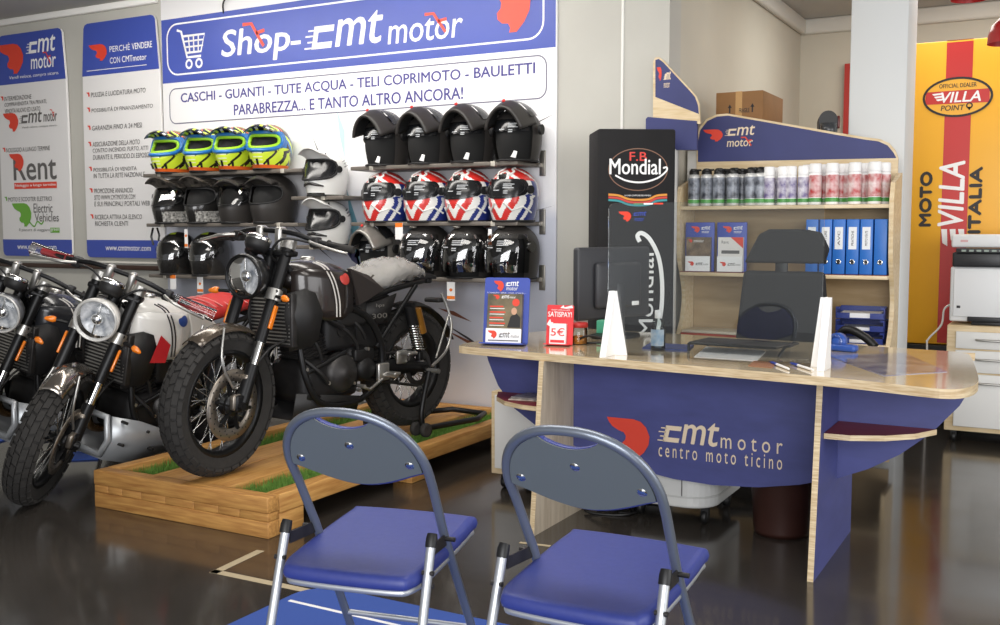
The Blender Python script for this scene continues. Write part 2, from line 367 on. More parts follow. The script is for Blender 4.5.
nt.links.new(ad.outputs[0], rp.inputs['Fac']); nt.links.new(rp.outputs['Color'], bs.inputs['Base Color'])
t = thing('shop_board', 'big white wall board headed Shop-cmt motor behind the helmet shelves', 'sign', (-5.86, WY, 0))
def Q(px, py): q = atY(px, py, WY - .012); return q.x + 5.86, q.z
MB().rbox((0, -.012, .12), (3.205, .008, 2.95), .003).build('board', bg, t)
L = .0135
b = MB(); b.poly([(.005, 2.33), (3.2, 2.325), (3.2, 2.80), (.005, 2.785)], L); b.build('blue_header', mat('header_blue', '#4657ad', .4, var=.06, scale=2), t)
w = MB(); r = MB(); nv = MB(); ln = MB()
w.unit(); w.stroke(rrect(.06, 2.385, 3.12, 2.745, .10), .012, L + .001, 0, True)
ln.stroke(rrect(.07, 2.035, 3.14, 2.285, .06), .008, L, 0, True)
# cart
w.unit()
cx = lambda a, b: (.16 + a * .27, 2.43 + b * .27)
w.stroke([cx(0, 1), cx(.16, .95), cx(.36, .26), cx(.86, .26)], .018, L + .001); w.stroke([cx(.22, .82), cx(1, .82), cx(.86, .38), cx(.33, .38)], .016, L + .001)
for k in (.42, .6, .78): w.stroke([cx(k, .82), cx(k * .85 + .1, .38)], .012, L + .001)
for k in (.53, .68): w.stroke([cx(.26, k), cx(.94, k)], .012, L + .001)
for k in (.42, .78): w.ring(*cx(k, .08), .028, .028, .016, L + .001, 0, 18)
px = lambda *p: sum((list(Q(*k)) for k in p), [])
def tx(mb, s, p0, p1, **k):
    a = Q(*p0); c = Q(*p1); mb.text(s, a[0], a[1], c[0], c[1], L + .001, 0, **k)
x0 = Q(222, 50)[0]; x1 = Q(290, 50)[0]; w.text('Shop', x0, 2.42, x1, 2.655, L + .001, 0, .035, .12)
a = Q(291, 45)[0]; c = Q(301, 45)[0]; w.rect(a, 2.505, c, 2.53, L + .001)
cmt(w, Q(310, 40)[0], 2.46, Q(383, 30)[0], 2.665, L + .001)
w.text('motor', Q(388, 30)[0], 2.44, Q(463, 25)[0], 2.575, L + .001, 0, .02, .12)
r.unit(); a = Q(243, 27)[0]; c = Q(265, 40)[0]; scooter(r, a, 2.52, c, 2.68, L + .003)
r.unit(); a = Q(425, 20)[0]; c = Q(447, 30)[0]; scooter(r, a, 2.48, c, 2.60, L + .003)
mark(r, Q(478, 10)[0], 2.435, Q(531, 10)[0], 2.77, L + .003)
nv.text('CASCHI - GUANTI - TUTE ACQUA - TELI COPRIMOTO - BAULETTI', Q(181, 95)[0], 2.172, Q(535, 70)[0], 2.248, L, 0, .045)
nv.text('PARABREZZA... E TANTO ALTRO ANCORA!', Q(234, 105)[0], 2.065, Q(463, 90)[0], 2.138, L, 0, .045)
w.build_units('white_lettering', WHT, t); r.build_units('red_logo', mat('logo_coral', '#ee5a48', .5), t); nv.build_units('blue_lettering', mat('board_lettering', '#4b478c', .5), t); ln.build('grey_outline', mat('outline_grey', '#6d6b80', .5), t)
# printed swooshes on the lower half
def swoosh(a, b, wd, m):
    A = Q(*a); B = Q(*b); dx, dy = B[0] - A[0], B[1] - A[1]; n = math.hypot(dx, dy); nx, ny = -dy / n * wd, dx / n * wd
    sw = MB(); sw.poly([A, (A[0] + dx * .45 + nx, A[1] + dy * .45 + ny), B, (A[0] + dx * .5 - nx * .3, A[1] + dy * .5 - ny * .3)], L); sw.build('printed_swoosh', SWM[m], t)
SWM = [mat('swoosh_brown', '#7a4b3a', .6), mat('swoosh_dark', '#3f3c44', .6), mat('swoosh_teal', '#6fa3b3', .6), mat('swoosh_pale', '#bfe0d8', .6), mat('swoosh_violet', '#47486e', .6)]
for a, b, wd, m in (((438, 308), (472, 322), .02, 0), ((442, 328), (556, 392), .03, 0), ((442, 322), (500, 360), .012, 1), ((440, 240), (508, 222), .018, 0), ((446, 237), (556, 205), .006, 1), ((347, 190), (360, 275), .05, 2), ((340, 205), (352, 262), .03, 2), ((337, 110), (345, 160), .035, 3), ((372, 112), (380, 128), .05, 3), ((520, 132), (556, 113), .005, 1), ((290, 224), (335, 262), .01, 1), ((312, 135), (325, 170), .006, 1), ((345, 250), (362, 268), .05, 4), ((354, 258), (366, 250), .04, 4), ((405, 232), (425, 224), .008, 2)): swoosh(a, b, wd, m)
q = atY(224, 4, WY - .03)
tag(MB().tube(smooth2([(q.x - .03, WY + .01, q.z - .1), (q.x - .01, WY - .03, q.z), (q.x + .06, WY - .03, q.z + .08)], 6, False), .006, 6).build('cable', INK), 'thin black cable rising above the shop board to the ceiling', 'cable')
# ================================================================== HELMET SHELVES
shm = mat('shelf_metal', '#7a736b', .45, .3); clampm = mat('clamp_pale', '#cfc9bd', .4, .3); plate = mat('plate_steel', '#a9a59d', .35, .8)
def shelf(x0, x1, z, label, plates=(0, 1)):
    t = thing('helmet_shelf', label, 'shelf', ((x0 + x1) / 2, WY, z), 0, 'metal helmet shelves on the board'); h = (x1 - x0) / 2
    MB().rbox((-h, -.30, -.024), (h, -.015, 0), .004).build('shelf_board', shm, t)
    for s in (-1, 1):
        xx = s * (h - .16)
        MB().rbox((xx - .014, -.304, -.027), (xx + .014, -.27, .002), .002).build('clamp', clampm, t)
        if (s > 0) * 1 in plates:
            xe = s * (h + .02); bk = MB(); bk.rbox((xe - .02, -.024, -.075), (xe + .02, -.013, .075), .004)
            for zz in (-.055, .055): bk.cyl((xe, -.024, zz), (xe, -.027, zz), .007, 10)
            bk.rbox((xe - .03 if s > 0 else xe, -.05, -.024), (xe if s > 0 else xe + .03, -.02, .0), .002)
            bk.build('bracket', plate, t)
    for xx in (): MB().prism([(0, 0), (-.2, 0), (0, -.09)], -.004, .004, Matrix(((0, 0, 1, xx), (1, 0, 0, -.015), (0, 1, 0, -.024), (0, 0, 0, 1)))).build('gusset', plate, t)
shelf(-5.77, -4.33, 1.657, 'grey metal wall shelf carrying the four neon motocross helmets', ())
shelf(-5.75, -4.37, 1.308, 'grey metal wall shelf carrying the dark helmets under the neon ones', ())
shelf(-5.74, -4.60, .948, 'lowest grey metal shelf, behind the motorcycle headlight', ())
shelf(-4.42, -4.00, 1.478, 'short grey metal shelf carrying the upper white helmet', ())
shelf(-4.42, -4.00, 1.163, 'short grey metal shelf carrying the lower white helmet', ())
shelf(-3.94, -2.76, 1.655, 'grey metal wall shelf carrying the four black flip-up helmets', (1,))
shelf(-3.94, -2.76, 1.310, 'grey metal wall shelf carrying the four red white and blue helmets', (1,))
shelf(-3.94, -2.76, .978, 'grey metal wall shelf carrying the silver helmet and matt black open ones', (1,))

# ================================================================== HELMETS
HA, HB, HC, HZ = .122, .145, .128, .142
def hp(az, el, off=0.0, chin=.12, taper=.16, tall=1.0):
    a = math.radians(az)
    if el >= 0: hs = math.cos(math.radians(el)); z = HZ + (HC * tall + off) * math.sin(math.radians(el))
    else:
        k = -el / 60; hs = 1 - taper * k * k; z = HZ * (1 - k) - (off * .3 * k)
    B = HB
    if math.cos(a) > 0:
        fr = math.cos(a) ** 2
        if el < 12: B = HB * (1 + chin * fr * min(1, (12 - el) / 34))
    else: B = HB * (1.0 if el > -20 else 1 - .08 * (-el - 20) / 40)
    return ((HA * hs + off) * math.sin(a), -(B * hs + off) * math.cos(a), z)
def warp(a, e, port, rise=5.0, n=3.2):
    """round the corners of the eye port and lift its outer ends"""
    if not port: return a, e
    aw, e0, e1 = port; ec = (e0 + e1) / 2; eh = (e1 - e0) / 2; u = a / aw; v = (e - ec) / eh; mx_ = max(abs(u), abs(v))
    if mx_ < 1e-6 or abs(a) > 130: return a, e
    k = 1 / (abs(u / mx_) ** n + abs(v / mx_) ** n) ** (1 / n)
    f = 1.0 if mx_ <= 1 else max(0, 1 - (mx_ - 1) / .9)
    sc = 1 - (1 - k) * f; uu = min(1.2, abs(u * sc))
    return a * sc, ec + (e - ec) * sc + rise * f * (uu ** 1.6 - .35)
AZ = [i * 7.5 - 180 for i in range(48)]
EL = [-60, -54, -47, -40, -32, -24, -16, -8, 0, 8, 16, 24, 28, 34, 42, 52, 62, 72, 82, 90]
def hshell(keep, cm, off=0.0, sub=1, azs=None, els=None, kw=None, thick=0, T=None, port=None):
    kw = kw or {}; azs = azs or AZ; els = els or EL; mb = MB(T); n = len(azs); idx = {}
    wrap = n >= 48
    def vi(i, j):
        k = (i % n, j)
        if k not in idx: idx[k] = len(mb.v); mb.v.append(tuple(mb.T @ V(hp(*warp(azs[k[0]], els[j], port), off, **kw))))
        return idx[k]
    for j in range(len(els) - 1):
        for i in range(n if wrap else n - 1):
            am = (azs[i] + azs[(i + 1) % n] + (360 if i == n - 1 else 0)) / 2; em = (els[j] + els[j + 1]) / 2
            if am > 180: am -= 360
            if keep(am, em):
                f = (vi(i, j), vi(i + 1, j), vi(i + 1, j + 1), vi(i, j + 1))
                mb.f.append(f); mb.m.append(cm(am, em) if callable(cm) else cm); mb.sm.append(True)
    return mb
def port_outline(aw, e0, e1, off, kw, T=None):
    T = T or Matrix(); pts = []; pt = (aw, e0, e1); hp = lambda a, e, o, **k: globals()['hp'](*warp(a, e, pt), o, **k)
    for i in range(13): pts.append(hp(-aw + 2 * aw * i / 12, e0, off, **kw))
    for i in range(1, 5): pts.append(hp(aw, e0 + (e1 - e0) * i / 5, off, **kw))
    for i in range(13): pts.append(hp(aw - 2 * aw * i / 12, e1, off, **kw))
    for i in range(1, 5): pts.append(hp(-aw, e1 + (e0 - e1) * i / 5, off, **kw))
    return [T @ V(p) for p in pts]
padm = mat('helmet_padding', '#151515', .9); trimb = mat('helmet_trim', '#1a1a1b', .6)
visc = glassy('visor_clear', (.7, .72, .74), .03, 4.0); visd = mat('visor_smoke', '#1b1c1e', .2, coat=.12)
HELM = []
def finish(t, kw, port=None, trim=trimb):
    els = [-60, -45, -30, -15, 0, 15, 30, 45, 60, 75, 90]
    hshell(lambda a, e: True, 0, -.016, els=els, kw=kw).build('padding', padm, t)
    MB().tube([hp(a, -60, .0, **kw) for a in AZ], .006, 6, True).build('neck_trim', trim, t)
    if port: MB().tube(port_outline(*port, .001, kw), .0045, 6, True).build('port_trim', trim, t)
def peak(t, m, up=.03, out=.075, wide=.085, m2=None, checks=None):
    rows = []
    for v in range(6):
        k = v / 5; row = []
        for i in range(11):
            u = i / 5 - 1; b = V(hp(52 * u, 40 - 6 * abs(u), .006)); tip = V((wide * u, -HB - out * (1 - .35 * u * u), HZ + HC * .85 + up - .035 * u * u))
            p = b.lerp(tip, k); p.z += .02 * math.sin(PI * k) * (1 - .5 * u * u); row.append(p)
        rows.append(row)
    mb = MB(); lo = [[p - V((0, 0, .007)) for p in r] for r in rows]
    mb.loft(rows, 0, False, False); mb.loft(lo[::-1], 1 if m2 else 0, False, False)
    ed = [r[0] for r in rows] + rows[-1] + [r[-1] for r in rows[::-1]]; el_ = [p - V((0, 0, .007)) for p in ed]
    mb.loft([ed, el_], 0, False, False)
    if checks:
        for i, f in enumerate(mb.f):
            if i < 100: k = i % 50; mb.m[i] = (0, 0, 1, 0, 2, 0, 0, 1)[(k % 10 + 3 * (k // 10)) % 8]
    return mb.build('peak', [m, m2 or m] + ([checks] if checks else []), t)
def full_face(name, label, cm, mats, visor, group, extra=None, chin=.12, port=(60, -16, 28), kw=None, fine=False):
    t = thing(name, label, 'helmet', (0, 0, 0), 0, group); kw = kw or dict(chin=chin)
    aw, e0, e1 = port
    ea = [i * 2.5 - 180 for i in range(144)] if fine else None; ee = sorted(set([-60 + 2 * i for i in range(75)] + [e0, e1, 90])) if fine else None
    hshell(lambda a, e: not (abs(a) < aw and e0 < e < e1), cm, kw=kw, port=port, azs=ea, els=ee).build('shell', mats, t)
    finish(t, kw, port)
    if visor:
        a2 = [x for x in [i * 7.5 - 67.5 for i in range(19)]]; e2 = [e0 - 4] + [e for e in EL if e0 - 4 < e < e1 + 5] + [e1 + 5]
        vz = hshell(lambda a, e: True, 0, .005, azs=a2, els=e2, kw=kw, port=(aw + 7.5, e0 - 4, e1 + 5)).build('visor', visor, t)
        for s in (-1, 1):
            p = V(hp(70 * s, 6, .004, **kw)); MB().cyl(p, p + V((math.sin(math.radians(70 * s)), -math.cos(math.radians(70 * s)), 0)) * .012, .021, 14).build('visor_pivot', trimb, t)
    if extra: extra(t, kw)
    return t
NEON = mat('helmet_neon', '#d3e936', .35, coat=.5); HBLK = mat('helmet_gloss_black', '#242322', .25, coat=.6); HBLU = mat('helmet_blue', '#1f6fb8', .3, coat=.5); HORG = mat('helmet_orange', '#ef6a25', .35, coat=.5); HWHT = mat('helmet_white', '#eeeeea', .25, coat=.6); HMAT = mat('helmet_matt_black', '#33302e', .45); HSIL = mat('helmet_silver', '#8f8b85', .3, .55, coat=.4); HRED = mat('helmet_red', '#d3312b', .3, coat=.5); HNAV = mat('helmet_navy', '#26357f', .3, coat=.5)
CAMO = mat('helmet_camo', '#6d665e', .4, col2='#211e1c', scale=45); SPECK = mat('helmet_specks', '#d8d6d0', .4, col2='#151414', scale=60)
# motocross
def cm_mx(a, e):
    k = abs(a)
    if e < -50: return 3
    if e < -12 and k < 95:
        q = (k * .8 - e * .9) % 27
        return 1 if (q < 6 and k > 16) or (k > 58 and q < 11) else (4 if k < 14 and (e + 40) % 9 < 2 else 0)
    if e > 40:
        q = (a * .9 + e * 1.3) % 44
        return 1 if q < 15 else 0 if q < 25 else 4 if q < 29 else 1 if q < 36 else 3
    if e > 26: return 2 if k < 78 else 1
    q = (k + e * 1.1) % 40
    return 2 if k < 78 or q < 12 else 0 if q < 26 else 1
def mx_extra(t, kw):
    o = MB(); o.tube(port_outline(60, -14, 33, .006, kw), .012, 8, True); o.build('goggle_rim', HBLU, t)
    o = MB(); o.tube(port_outline(53, -8, 27, -.004, kw), .011, 8, True); o.build('inner_rim', mat('helmet_lime', '#a5dc2d', .4), t)
    peak(t, HBLK, -.005, .05, .09, NEON, HWHT)
    c = MB()
    for i, x in enumerate((-.04, .0, .04)): 
        p = V(hp(x * 700, -36, .004, **kw)); q = V(hp(x * 700, -50, .004, **kw)); c.bar(p, q, .012, .006, 0)
    c.build('chin_vent', HBLK, t)
mx = full_face('motocross_helmet', '', cm_mx, [NEON, HBLK, HBLU, HORG, HWHT], None, 'neon motocross helmets', mx_extra, kw=dict(chin=.42, taper=.22), port=(60, -16, 34), fine=True)
# dark adventure with camouflage peak
def cm_ad(a, e): return 1 if (e < -32 and abs(a) > 12) else (2 if e > 34 and abs(a) < 110 else 0)
def ad_extra(t, kw): peak(t, CAMO, .022, .05, .085)
adv = full_face('adventure_helmet', '', cm_ad, [HBLK, SPECK, CAMO], visc, None, ad_extra, chin=.34)
adv2 = full_face('adventure_helmet', '', cm_ad, [HBLK, SPECK, CAMO], None, None, ad_extra, chin=.34)
plain = full_face('full_face_helmet', '', 0, [HMAT], visc, None, lambda t, kw: peak(t, HMAT, -.01, .02, .09), chin=.22)
plain2 = full_face('full_face_helmet', '', 0, [HMAT], None, None, lambda t, kw: peak(t, HMAT, -.01, .02, .09), chin=.24)
# white adventure
def cm_w(a, e): return 1 if (42 < e < 60 and abs(abs(a) - 35) < 6) or (abs(a) < 40 and e < -52) else 0
def wh_extra(t, kw):
    peak(t, HWHT, .03, .06, .08)
    o = MB(); o.tube(port_outline(66, -20, 32, .008, kw), .007, 8, True); o.build('visor_frame', trimb, t)
    for s in (-1, 1):
        v = MB(); 
        for k in range(3):
            v.bar(hp(s * 95, 14 + k * 8, .004), hp(s * 120, 20 + k * 8, .004), .006, .004)
        v.build('side_vent', HBLK, t)
    v = MB(); v.tube([hp(a, -30 - abs(a) * .2, .004, **kw) for a in (-36, -18, 0, 18, 36)], [.004, .009, .011, .009, .004], 8); v.build('chin_vent', HBLK, t)
whi = full_face('adventure_helmet', '', cm_w, [HWHT, HBLK], visd, 'white adventure helmets', wh_extra, chin=.34)
# red, white and blue
def cm_rwb(a, e):
    k = abs(a)
    if e > 26:
        if k < 20 and e < 48: return 1 if k > 9 else 3
        q = k * .55 + (e - 26) * .9
        if k > 118: return 2 if e < 60 else 0
        return 0 if q < 24 else 1 if q < 33 else 0 if q < 58 else 1 if q < 66 else 0
    if e < -8:
        q = k + (-e - 8) * .7
        return 0 if q < 20 else 1 if q < 34 else 0 if q < 52 else 1 if q < 72 else 2 if q < 84 else 1 if q < 94 else 2
    return 1 if k < 82 else 2 if k < 104 else 1 if k < 114 else 2 if k < 150 else 0
def visor_print(t, kw, off, a0=8):
    m = MB()
    for a1, a2, e in ((a0, a0 + 26, 17), (a0, a0 + 20, 13), (a0, a0 + 24, 9), (a0 + 2, a0 + 12, 2), (a0 + 2, a0 + 12, -2), (a0 - 24, a0 - 8, 4)):
        n = 5; top = [hp(a1 + (a2 - a1) * i / n, e + .9, off, **kw) for i in range(n + 1)]; lo = [hp(a1 + (a2 - a1) * i / n, e - .9, off, **kw) for i in range(n + 1)]
        m.loft([lo, top], 0, False, False)
    m.build('visor_print', mat('visor_print', '#b9bcbf', .5), t)
def rw_extra(t, kw):
    visor_print(t, kw, .0065)
    for sg in (-1, 1):
        s = MB(); s.tube(smooth2([hp(sg * 18, 40, .002), hp(sg * 34, 52, .002), hp(sg * 26, 62, .002), hp(sg * 42, 72, .002)], 5, False), .006, 6)
        s.tube([hp(sg * 12, -22, .002, **kw), hp(sg * 30, -38, .002, **kw), hp(sg * 55, -30, .002, **kw), hp(sg * 80, -42, .002, **kw)], .005, 6)
        s.build('white_stripe', HWHT, t)
    b = MB(); p = V(hp(0, 36, .003)); b.rbox((-.02, p.y - .006, p.z - .01), (.02, p.y + .01, p.z + .012), .004); b.build('brow_vent', HBLK, t)
rwb = full_face('full_face_helmet', '', cm_rwb, [HRED, HWHT, HNAV, HBLK], visd, None, rw_extra, chin=.10, port=(57.5, -8, 26), fine=True)
# closed matt helmets on the lowest shelf
low = full_face('full_face_helmet', '', lambda a, e: 1 if e > 62 and abs(a) < 30 else 0, [HBLK, mat('helmet_lime_flash', '#b8d52e', .4)], visc, None, None, chin=.12)
# flip-up
def flip(name, label, shellm, group, visorm, raised=78):
    t = thing(name, label, 'helmet', (0, 0, 0), 0, group); kw = dict(chin=.10)
    hshell(lambda a, e: not (abs(a) < 67.5 and e < 28), 0, kw=kw).build('shell', shellm, t); finish(t, kw)
    e2 = [0, 8, 16, 24, 30]; a2 = [i * 7.5 - 60 for i in range(17)]
    hshell(lambda a, e: True, 0, -.004, azs=a2, els=e2, kw=kw).build('sun_visor', visorm, t)
    visor_print(t, kw, -.002)
    R = Matrix.Translation((0, -.01, HZ + .015)) @ Matrix.Rotation(math.radians(-raised), 4, 'X') @ Matrix.Translation((0, .01, -HZ - .015))
    a3 = [i * 7.5 - 75 for i in range(21)]
    cb = hshell(lambda a, e: not (abs(a) < 50 and e > -16), 0, .004, azs=a3, els=[-58, -50, -40, -32, -24, -16, -8, 0, 6], kw=dict(chin=.16), T=R)
    o = cb.build('chin_bar', shellm, t); md = o.modifiers.new('wall', 'SOLIDIFY'); md.thickness = .014; md.offset = -1
    hshell(lambda a, e: True, 0, .010, azs=[i * 7.5 - 60 for i in range(17)], els=[-14, -8, 0, 8, 16, 24], kw=dict(chin=.10), T=R).build('visor', visd, t)
    hshell(lambda a, e: True, 0, -.012, azs=[i * 7.5 - 67.5 for i in range(19)], els=[-57, -50, -40, -32, -24, -16, -8], kw=dict(chin=.14), T=R).build('bar_lining', padm, t)
    for s in (-1, 1):
        p = V((s * (HA + .010), -.012, HZ + .012)); MB().cyl(p, p + V((s * .014, 0, 0)), .026, 16).build('visor_pivot', trimb, t)
    p = R @ V(hp(0, -40, .014, chin=.16)); n_ = (p - V((0, 0, HZ))).normalized()
    MB().cyl(p - n_ * .004, p + n_ * .002, .009, 12).build('release_button', HRED, t)
    MB().rbox((-.03, -.118, .02), (.045, -.112, .055), .002, 0, Matrix.Rotation(.25, 4, 'Y')).build('paper_tag', WHT, t)
    return t
fb = flip('flip_up_helmet', '', HMAT, None, visd)
fs = flip('flip_up_helmet', '', HSIL, None, visd)
# open-face
def jet():
    t = thing('open_face_helmet', '', 'helmet', (0, 0, 0), 0); kw = dict(chin=0, taper=.10)
    hshell(lambda a, e: not (abs(a) < 67.5 and e < 24), 0, kw=kw).build('shell', HMAT, t); finish(t, kw)
    a2 = [i * 7.5 - 75 for i in range(21)]
    hshell(lambda a, e: True, 0, .014, azs=a2, els=[-46, -40, -32, -24, -16, -8, 0, 8, 16, 24, 32], kw=dict(chin=.14, taper=.10)).build('visor', visc, t)
    for s in (-1, 1):
        p = V(hp(80 * s, 6, .004)); MB().cyl(p, p + V((s * .016, 0, 0)), .028, 18).build('visor_pivot', HBLK, t)
    visor_print(t, dict(chin=.14, taper=.10), .0155)
    MB().ell((0, -.10, HZ + .11), (.022, .02, .008), 0, 12, 8).build('brow_badge', plate, t)
    MB().rbox((-.02, -.10, .002), (.03, -.085, .02), .004).build('chin_strap', HRED, t)
    return t
jt = jet()
index_kids()
ORD = ('first', 'second', 'third', 'fourth')
def put(src, x, z, rz, label, group=None, y=5.315, first=[set()], sc=1.0):
    o = src if src.name not in first[0] else copy_tree(src)
    first[0].add(src.name); o.location = (x, y, z + .003); o.rotation_euler = (0, 0, math.radians(rz)); o['label'] = label; o.scale = (sc, sc, sc)
    if group: o['group'] = group
    elif 'group' in o: del o['group']
    return o
for i, x in enumerate((-5.57, -5.25, -4.98, -4.685)): put(mx, x, 1.657, 8 + 3 * i, f'neon yellow and blue motocross helmet, {ORD[i]} from the left on the top left shelf', 'neon motocross helmets', sc=1.12)
put(adv, -5.57, 1.308, 8, 'black adventure helmet with camouflage peak and closed clear visor', 'dark helmets under the neon ones', sc=1.16)
put(adv2, -5.265, 1.308, 10, 'black adventure helmet with camouflage peak and an open visorless port', 'dark helmets under the neon ones', sc=1.16)
put(plain, -4.955, 1.308, 8, 'matt black full face helmet with clear visor, third under the neon helmets', 'dark helmets under the neon ones', sc=1.16)
put(plain2, -4.66, 1.308, 6, 'matt black full face helmet with empty port, nearest the white helmets', 'dark helmets under the neon ones', sc=1.2)
put(low, -5.56, .948, 6, 'glossy black helmet with lime flash, outermost on the lowest shelf', 'black helmets on the lowest shelf', sc=1.1)
put(low, -5.25, .948, 6, 'glossy black helmet with lime flash, behind the motorcycle gauge', 'black helmets on the lowest shelf', sc=1.1)
put(whi, -4.215, 1.478, 4, 'white adventure helmet with peak on the upper short shelf', 'white adventure helmets', sc=1.06)
put(whi, -4.195, 1.163, 4, 'white adventure helmet with peak on the lower short shelf', 'white adventure helmets', sc=1.06)
for i, x in enumerate((-3.74, -3.425, -3.125, -2.82)): put(fb, x, 1.655, -8 + 3 * i, f'matt black flip-up helmet with raised chin bar, {ORD[i]} from the left', 'black flip-up helmets on the top shelf', sc=1.14)
for i, x in enumerate((-3.745, -3.435, -3.145, -2.845)): put(rwb, x, 1.310, -6 + 2 * i, f'red white and blue full face helmet, {ORD[i]} from the left in its row', 'red white and blue helmets in the middle row', sc=1.15)
put(fs, -3.80, .978, -8, 'silver grey flip-up helmet with raised chin bar above the bike seat', sc=1.06)
for i, x in enumerate((-3.445, -3.14, -2.845)): put(jt, x, .978, -14 + 2 * i, f'matt black open face helmet with clear visor, {ORD[i]} after the silver one', 'matt black open face helmets on the bottom row', sc=1.18)
# hanging tags
orange = mat('tag_orange', '#ef7d25', .5)
def htag(px, py, y, lab, w=.055, h=.11, top=False, rz=0):
    q = atY(px, py, y); t = thing('price_tag', lab, 'tag', q, rz, 'hanging helmet tags')
    MB().box((-w / 2, -.001, -h), (w / 2, .001, 0)).build('card', WHT, t)
    o = MB(); (o.rect(-w / 2, -.025, w / 2, 0, .002) if top else (o.rect(-w / 2, -h + .008, w / 2, -h + .027, .002), o.poly([(-.012, -.045), (0, -.035), (.012, -.045), (.006, -.055), (-.006, -.055)], .002))); o.build('orange_print', orange, t)
    MB().tube([(0, 0, 0), (.003, .02, .03)], .0015, 5).build('string', INK, t)
htag(173, 275, 5.19, 'white hang tag with orange top, under the lowest shelf end', top=True, h=.10)
htag(200, 277, 5.19, 'white hang tag with orange foot, beside the indicator under the lowest shelf')
htag(399, 223, 5.19, 'white hang tag with orange top under the red white blue helmets', top=True, h=.10)
htag(451, 282, 5.19, 'white hang tag with orange foot below the open face helmets')
htag(490, 229, 5.19, 'narrow edge-on white hang tag over the last open face helmet', w=.024, h=.10)
htag(186, 229, 5.19, 'long plain white tag hanging before the lowest helmets', w=.03, h=.13)
s = MB(); q = atY(153, 228, 5.19); s.tube([q, q + V((-.02, 0, -.06)), q + V((.0, 0, -.12))], .008, 6); s.tube([q + V((.03, .01, 0)), q + V((.06, 0, -.05)), q + V((.05, 0, -.09))], .007, 6)
tag(s.build('chin_strap', HBLK), 'loose black helmet strap dangling from the dark helmet shelf', 'strap')
# ================================================================== PLATFORM
wood = mat('pallet_pine', '#cb9a57', .55, col2='#aa753a', scale=5, stretch=(14, 1.2, 14), bump=.15)
woodx = mat('pallet_pine_cross', '#cb9854', .55, col2='#a3703a', scale=5, stretch=(1.2, 14, 14), bump=.15)
px0, px1, py0, py1, pz = -3.85, -2.815, 3.135, 5.47, .17
t = thing('display_platform', 'low pine platform with grass strips under the black motorcycle', 'platform', (px0, py0, 0))
W = px1 - px0; Lp = py1 - py0
MB().rbox((0, 0, .105), (W, .075, pz), .004).build('front_rail', woodx, t)
MB().rbox((.0, .002, 0), (W, .07, .069), .004).build('front_beam', woodx, t)
xs = [0, .09, .18, .30, .45, .62, .76, .88, W]
for a, b in zip(xs, xs[1:]): MB().rbox((a + .001, .003, .070), (b - .001, .07, .104), .003).build('spacer_block', woodx, t)
for xx in (0, W - .075): MB().rbox((xx, .076, .09), (xx + .075, Lp, pz), .004).build('side_rail', wood, t)
MB().rbox((.076, Lp - .06, .09), (W - .076, Lp, pz), .004).build('rear_rail', woodx, t)
for yy in (.07, 1.05, 2.05):
    for xx in (.0, W - .12): MB().rbox((xx + .002, yy + .006, 0), (xx + .118, yy + .16, .089), .004).build('foot_block', wood, t)
MB().box((.076, .076, .085), (W - .076, Lp - .06, .10)).build('sub_deck', wood, t)
for a, b in ((.29, .515), (.52, .745)): MB().rbox((a, .076, .101), (b, Lp - .06, pz - .004), .004).build('track_plank', wood, t)
grs = mat('artificial_grass', '#7da348', .8, col2='#4f7c2c', scale=40)
for gi, (a, b) in enumerate(((.08, .285), (.75, W - .08))):
    g = MB(); rnd = random.Random(gi)
    g.box((a, .08, .101), (b, Lp - .065, .125))
    for k in range(5200):
        x = rnd.uniform(a + .003, b - .003); y = rnd.uniform(.083, Lp - .07); an = rnd.uniform(0, 6.28); h = rnd.uniform(.026, .048); w = .0022
        dx, dy = math.cos(an) * w, math.sin(an) * w; lx, ly = rnd.uniform(-.012, .012), rnd.uniform(-.012, .012)
        g.add([(x - dx, y - dy, .124), (x + dx, y + dy, .124), (x + lx, y + ly, .124 + h)], [(0, 1, 2)])
    o = g.build('grass', grs, t); o['kind'] = 'stuff'
# ================================================================== MOTORCYCLES (local: x forward, y to the rider's left, z up)
BLK = mat('bike_black_metal', '#1b1b1c', .38, .4); BLKP = mat('bike_black_plastic', '#1e1d1d', .55); RUB = mat('tyre_rubber', '#2a2826', .85, var=.15, scale=30, bump=.2); ALU = mat('bike_aluminium', '#b9b7b2', .32, .85); CHR = mat('bike_chrome', '#d8d8d6', .12, 1.0); AMB = mat('amber_lens', '#ee7f1a', .25, coat=.6, emit=.06); DSC = mat('brake_disc', '#8d857b', .35, .8); GUN = mat('engine_grey', '#3c3a39', .45, .6, var=.25, scale=20); DRK = mat('engine_dark', '#201f1f', .5, .4, var=.3, scale=25); SPO = mat('spoke_steel', '#c9c9c6', .25, .9); GLD = mat('gold_anodised', '#a8742c', .35, .7)
LENS = mat('headlight_reflector', '#fafbfc', .25, .15, col2='#8a9098', scale=22, bump=.8); LGL = glassy('headlight_glass', (1, 1, 1), .0, 1.0); PLAS = glassy('clear_plastic_wrap', (.9, .9, .9), .15, 1.6)
def circ(c, r, y, n=40, a0=0, a1=360): return [(c[0] + r * math.cos(math.radians(a0 + (a1 - a0) * i / n)), y, c[2] + r * math.sin(math.radians(a0 + (a1 - a0) * i / n))) for i in range(n + (0 if a1 - a0 == 360 else 1))]
